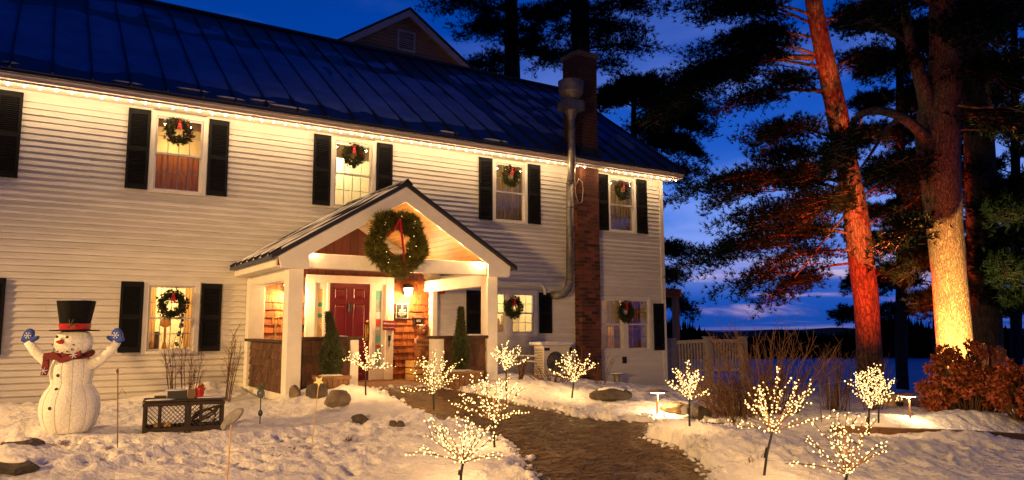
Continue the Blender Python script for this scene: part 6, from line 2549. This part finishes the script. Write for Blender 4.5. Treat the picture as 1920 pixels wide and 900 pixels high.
pine('dark pine standing behind the roof right of the cross gable', 34.0, [(962, 400, 16), (961, 150, 15), (958, 0, 13), (956, -60, 12)], A_B, 1031, BARK_D, 5, 10, needle=.2, wneed=.022, more=4, dens=.55)
B_B = [((1088, 40), (1050, 80), -1.5, 1.3), ((1088, 10), (1040, 20), 1.5, 1.4), ((1088, 70), (1130, 90), 1.5, 1.3), ((1088, 20), (1130, 25), -1.5, 1.4), ((1088, 25), (1245, 10), 0, 1.5), ((1088, 60), (1215, 70), .6, 1.3), ((1090, 95), (1262, 100), -.6, 1.1), ((1088, 30), (985, 40), 0, 1.3), ((1088, 90), (1000, 135), .4, 1.2), ((1090, 5), (1180, -20), 1, 1.4), ((1092, 130), (1170, 125), 0, .9), ((1088, 60), (1140, 45), -1, 1.2)]
pine('dark pine rising straight behind the brick chimney', 30.0, [(1092, 400, 20), (1090, 150, 19), (1086, 0, 16), (1084, -60, 14)], B_B, 1041, BARK_D, 5, 10, needle=.19, wneed=.021, more=4, dens=.55)
F_B = [((1190, 178), (1250, 168), 0, .9), ((1190, 182), (1135, 172), 0, .9), ((1190, 190), (1215, 180), -1.5, .9), ((1190, 160), (1222, 150), .8, .7), ((1190, 165), (1165, 152), -.6, .6), ((1190, 195), (1335, 212), 0, 1.4), ((1190, 225), (1330, 245), .8, 1.4), ((1190, 262), (1320, 300), -.5, 1.2), ((1190, 200), (1105, 195), 0, 1.2), ((1190, 240), (1250, 255), -1, 1.3), ((1190, 335), (1320, 330), .4, 1.0), ((1192, 475), (1312, 472), 0, .9), ((1192, 555), (1300, 580), .5, .9),
       ((1192, 530), (1290, 520), -.6, .8), ((1190, 215), (1290, 200), 1.2, 1.3), ((1190, 280), (1290, 275), 1., 1.2)]
pine('dark pine hidden behind the house end, its boughs reaching right of the roof', 29.0, [(1192, 560, 16), (1191, 420, 13), (1190, 350, 9)], F_B, 1051, BARK_D, 0, 10, needle=.19, wneed=.022, more=5)
for i, (px, d, lbl, sd) in enumerate(((1690, 44, 'far dark pine between the red trunk and the pale trunk', 1061), (1905, 40, 'far dark pine at the right edge of the picture', 1071), (1760, 52, 'distant dark pine seen between the two lit trunks', 1081))):
    g = np.random.default_rng(sd)
    bs_ = []
    for q in range(17):
        y0 = 600 - q * 34
        wd = (150 - q * 4) * g.uniform(.5, 1.0)
        s = 1 if q % 2 else -1
        bs_.append(((px, y0), (px + s * wd, y0 - g.uniform(-15, 25)), g.uniform(-2, 2), 1.6))
    pine(lbl, d, [(px, 690, 11), (px, 400, 9), (px - 4, 30, 6)], bs_, sd, BARK_D, 4, 8, needle=.26, wneed=.034, dens=.8, group='far pines by the lake')

# far shore: a low wood seen as one dark mass
g = np.random.default_rng(77)
far = []
N = 2200
for k in range(N):
    dep = g.uniform(197, 250)
    px = g.uniform(1000, 2300)
    p = at(px, 640, dep)
    zb_ = float(base(p.x, p.y))
    h = g.uniform(5.6, 7.4) * (1.0 + .35 * math.sin(px * .012) + .25 * math.sin(px * .031))
    r = g.uniform(1.8, 3.4)
    c = np.array([p.x, p.y, zb_ - .5])
    for q in range(11):
        f = q / 11
        for s in range(3):
            a = g.uniform(0, 6.28)
            rr = r * (1 - f) * g.uniform(.6, 1.1)
            z0 = h * f
            far.append([c + [rr * math.cos(a), rr * math.sin(a), z0], c + [rr * .7 * math.cos(a + 1.6), rr * .7 * math.sin(a + 1.6), z0 - .1], c + [0, 0, z0 + h * .22]])
tl_o = MB().tri_soup(np.array(far)).part('treeline', NEEDLE, None, kind='stuff')
tag(tl_o, 'low dark wood along the far shore of the frozen lake', 'wood')
hb = MB()
n = 90
for i in range(n + 1):
    px = 700 + 1800 * i / n
    p = at(px, 640, 252)
    p2 = at(px, 640, 290)
    top = 4.9 + .35 * math.sin(i * .33) + .2 * math.sin(i * .9)
    hb.v += [(p.x, p.y, LAKE_Z - 1), (p.x, p.y, LAKE_Z + top * .55), (p2.x, p2.y, LAKE_Z + top * 1.5), (p2.x, p2.y, LAKE_Z - 1)]
for i in range(n):
    for k in range(3):
        hb.f.append((i * 4 + k, i * 4 + 4 + k, i * 4 + 5 + k, i * 4 + 1 + k))
tag(hb.part('far_hill', NEEDLE, None, smooth=True), 'low wooded hill behind the far shore', 'hill', kind='structure')

# floodlights on the two near trunks
rp = at(1690, 800, 13.6)
lamp('SPOT', 'red_flood_light', (rp.x, rp.y, gz(rp.x, rp.y) + .25), 13000, (1, .07, .016), .08, aim=tuple(at(1600, 370, 21.0)), angle=60, blend=.7)
rp2 = at(1742, 792, 13.0)
lamp('SPOT', 'red_flood_light', (rp2.x, rp2.y, gz(rp2.x, rp2.y) + .25), 650, (1, .10, .02), .06, aim=tuple(at(1762, 270, 15.2)), angle=34, blend=.5)
wp = at(1792, 785, 13.55)
tgt = at(1784, 578, 15.2)
lamp('SPOT', 'amber_flood_light', (wp.x, wp.y, gz(wp.x, wp.y) + .22), 5000, (1, .53, .15), .03, aim=tuple(tgt), angle=54, blend=.08)
for nm, p, lbl in (('floodlight', rp2, 'small black floodlight left of the rusty shrub aimed at the forked tree top'), ('floodlight', rp, 'small black floodlight on the snow aimed up at the red lit pine'), ('floodlight', wp, 'small black floodlight behind the rusty shrub aimed at the pale trunk')):
    zb_ = gz(p.x, p.y)
    th = thing(nm, (p.x, p.y, zb_), lbl, 'floodlight')
    MB().tube([(p.x, p.y, zb_ - .1), (p.x, p.y, zb_ + .1)], .012, 6).part('spike', BLACK, th)
    MB().lathe([(.05, .08), (.06, .10), (.065, .15), (.0, .15)], 12, (p.x, p.y, zb_)).part('lamp_head', BLACK, th)
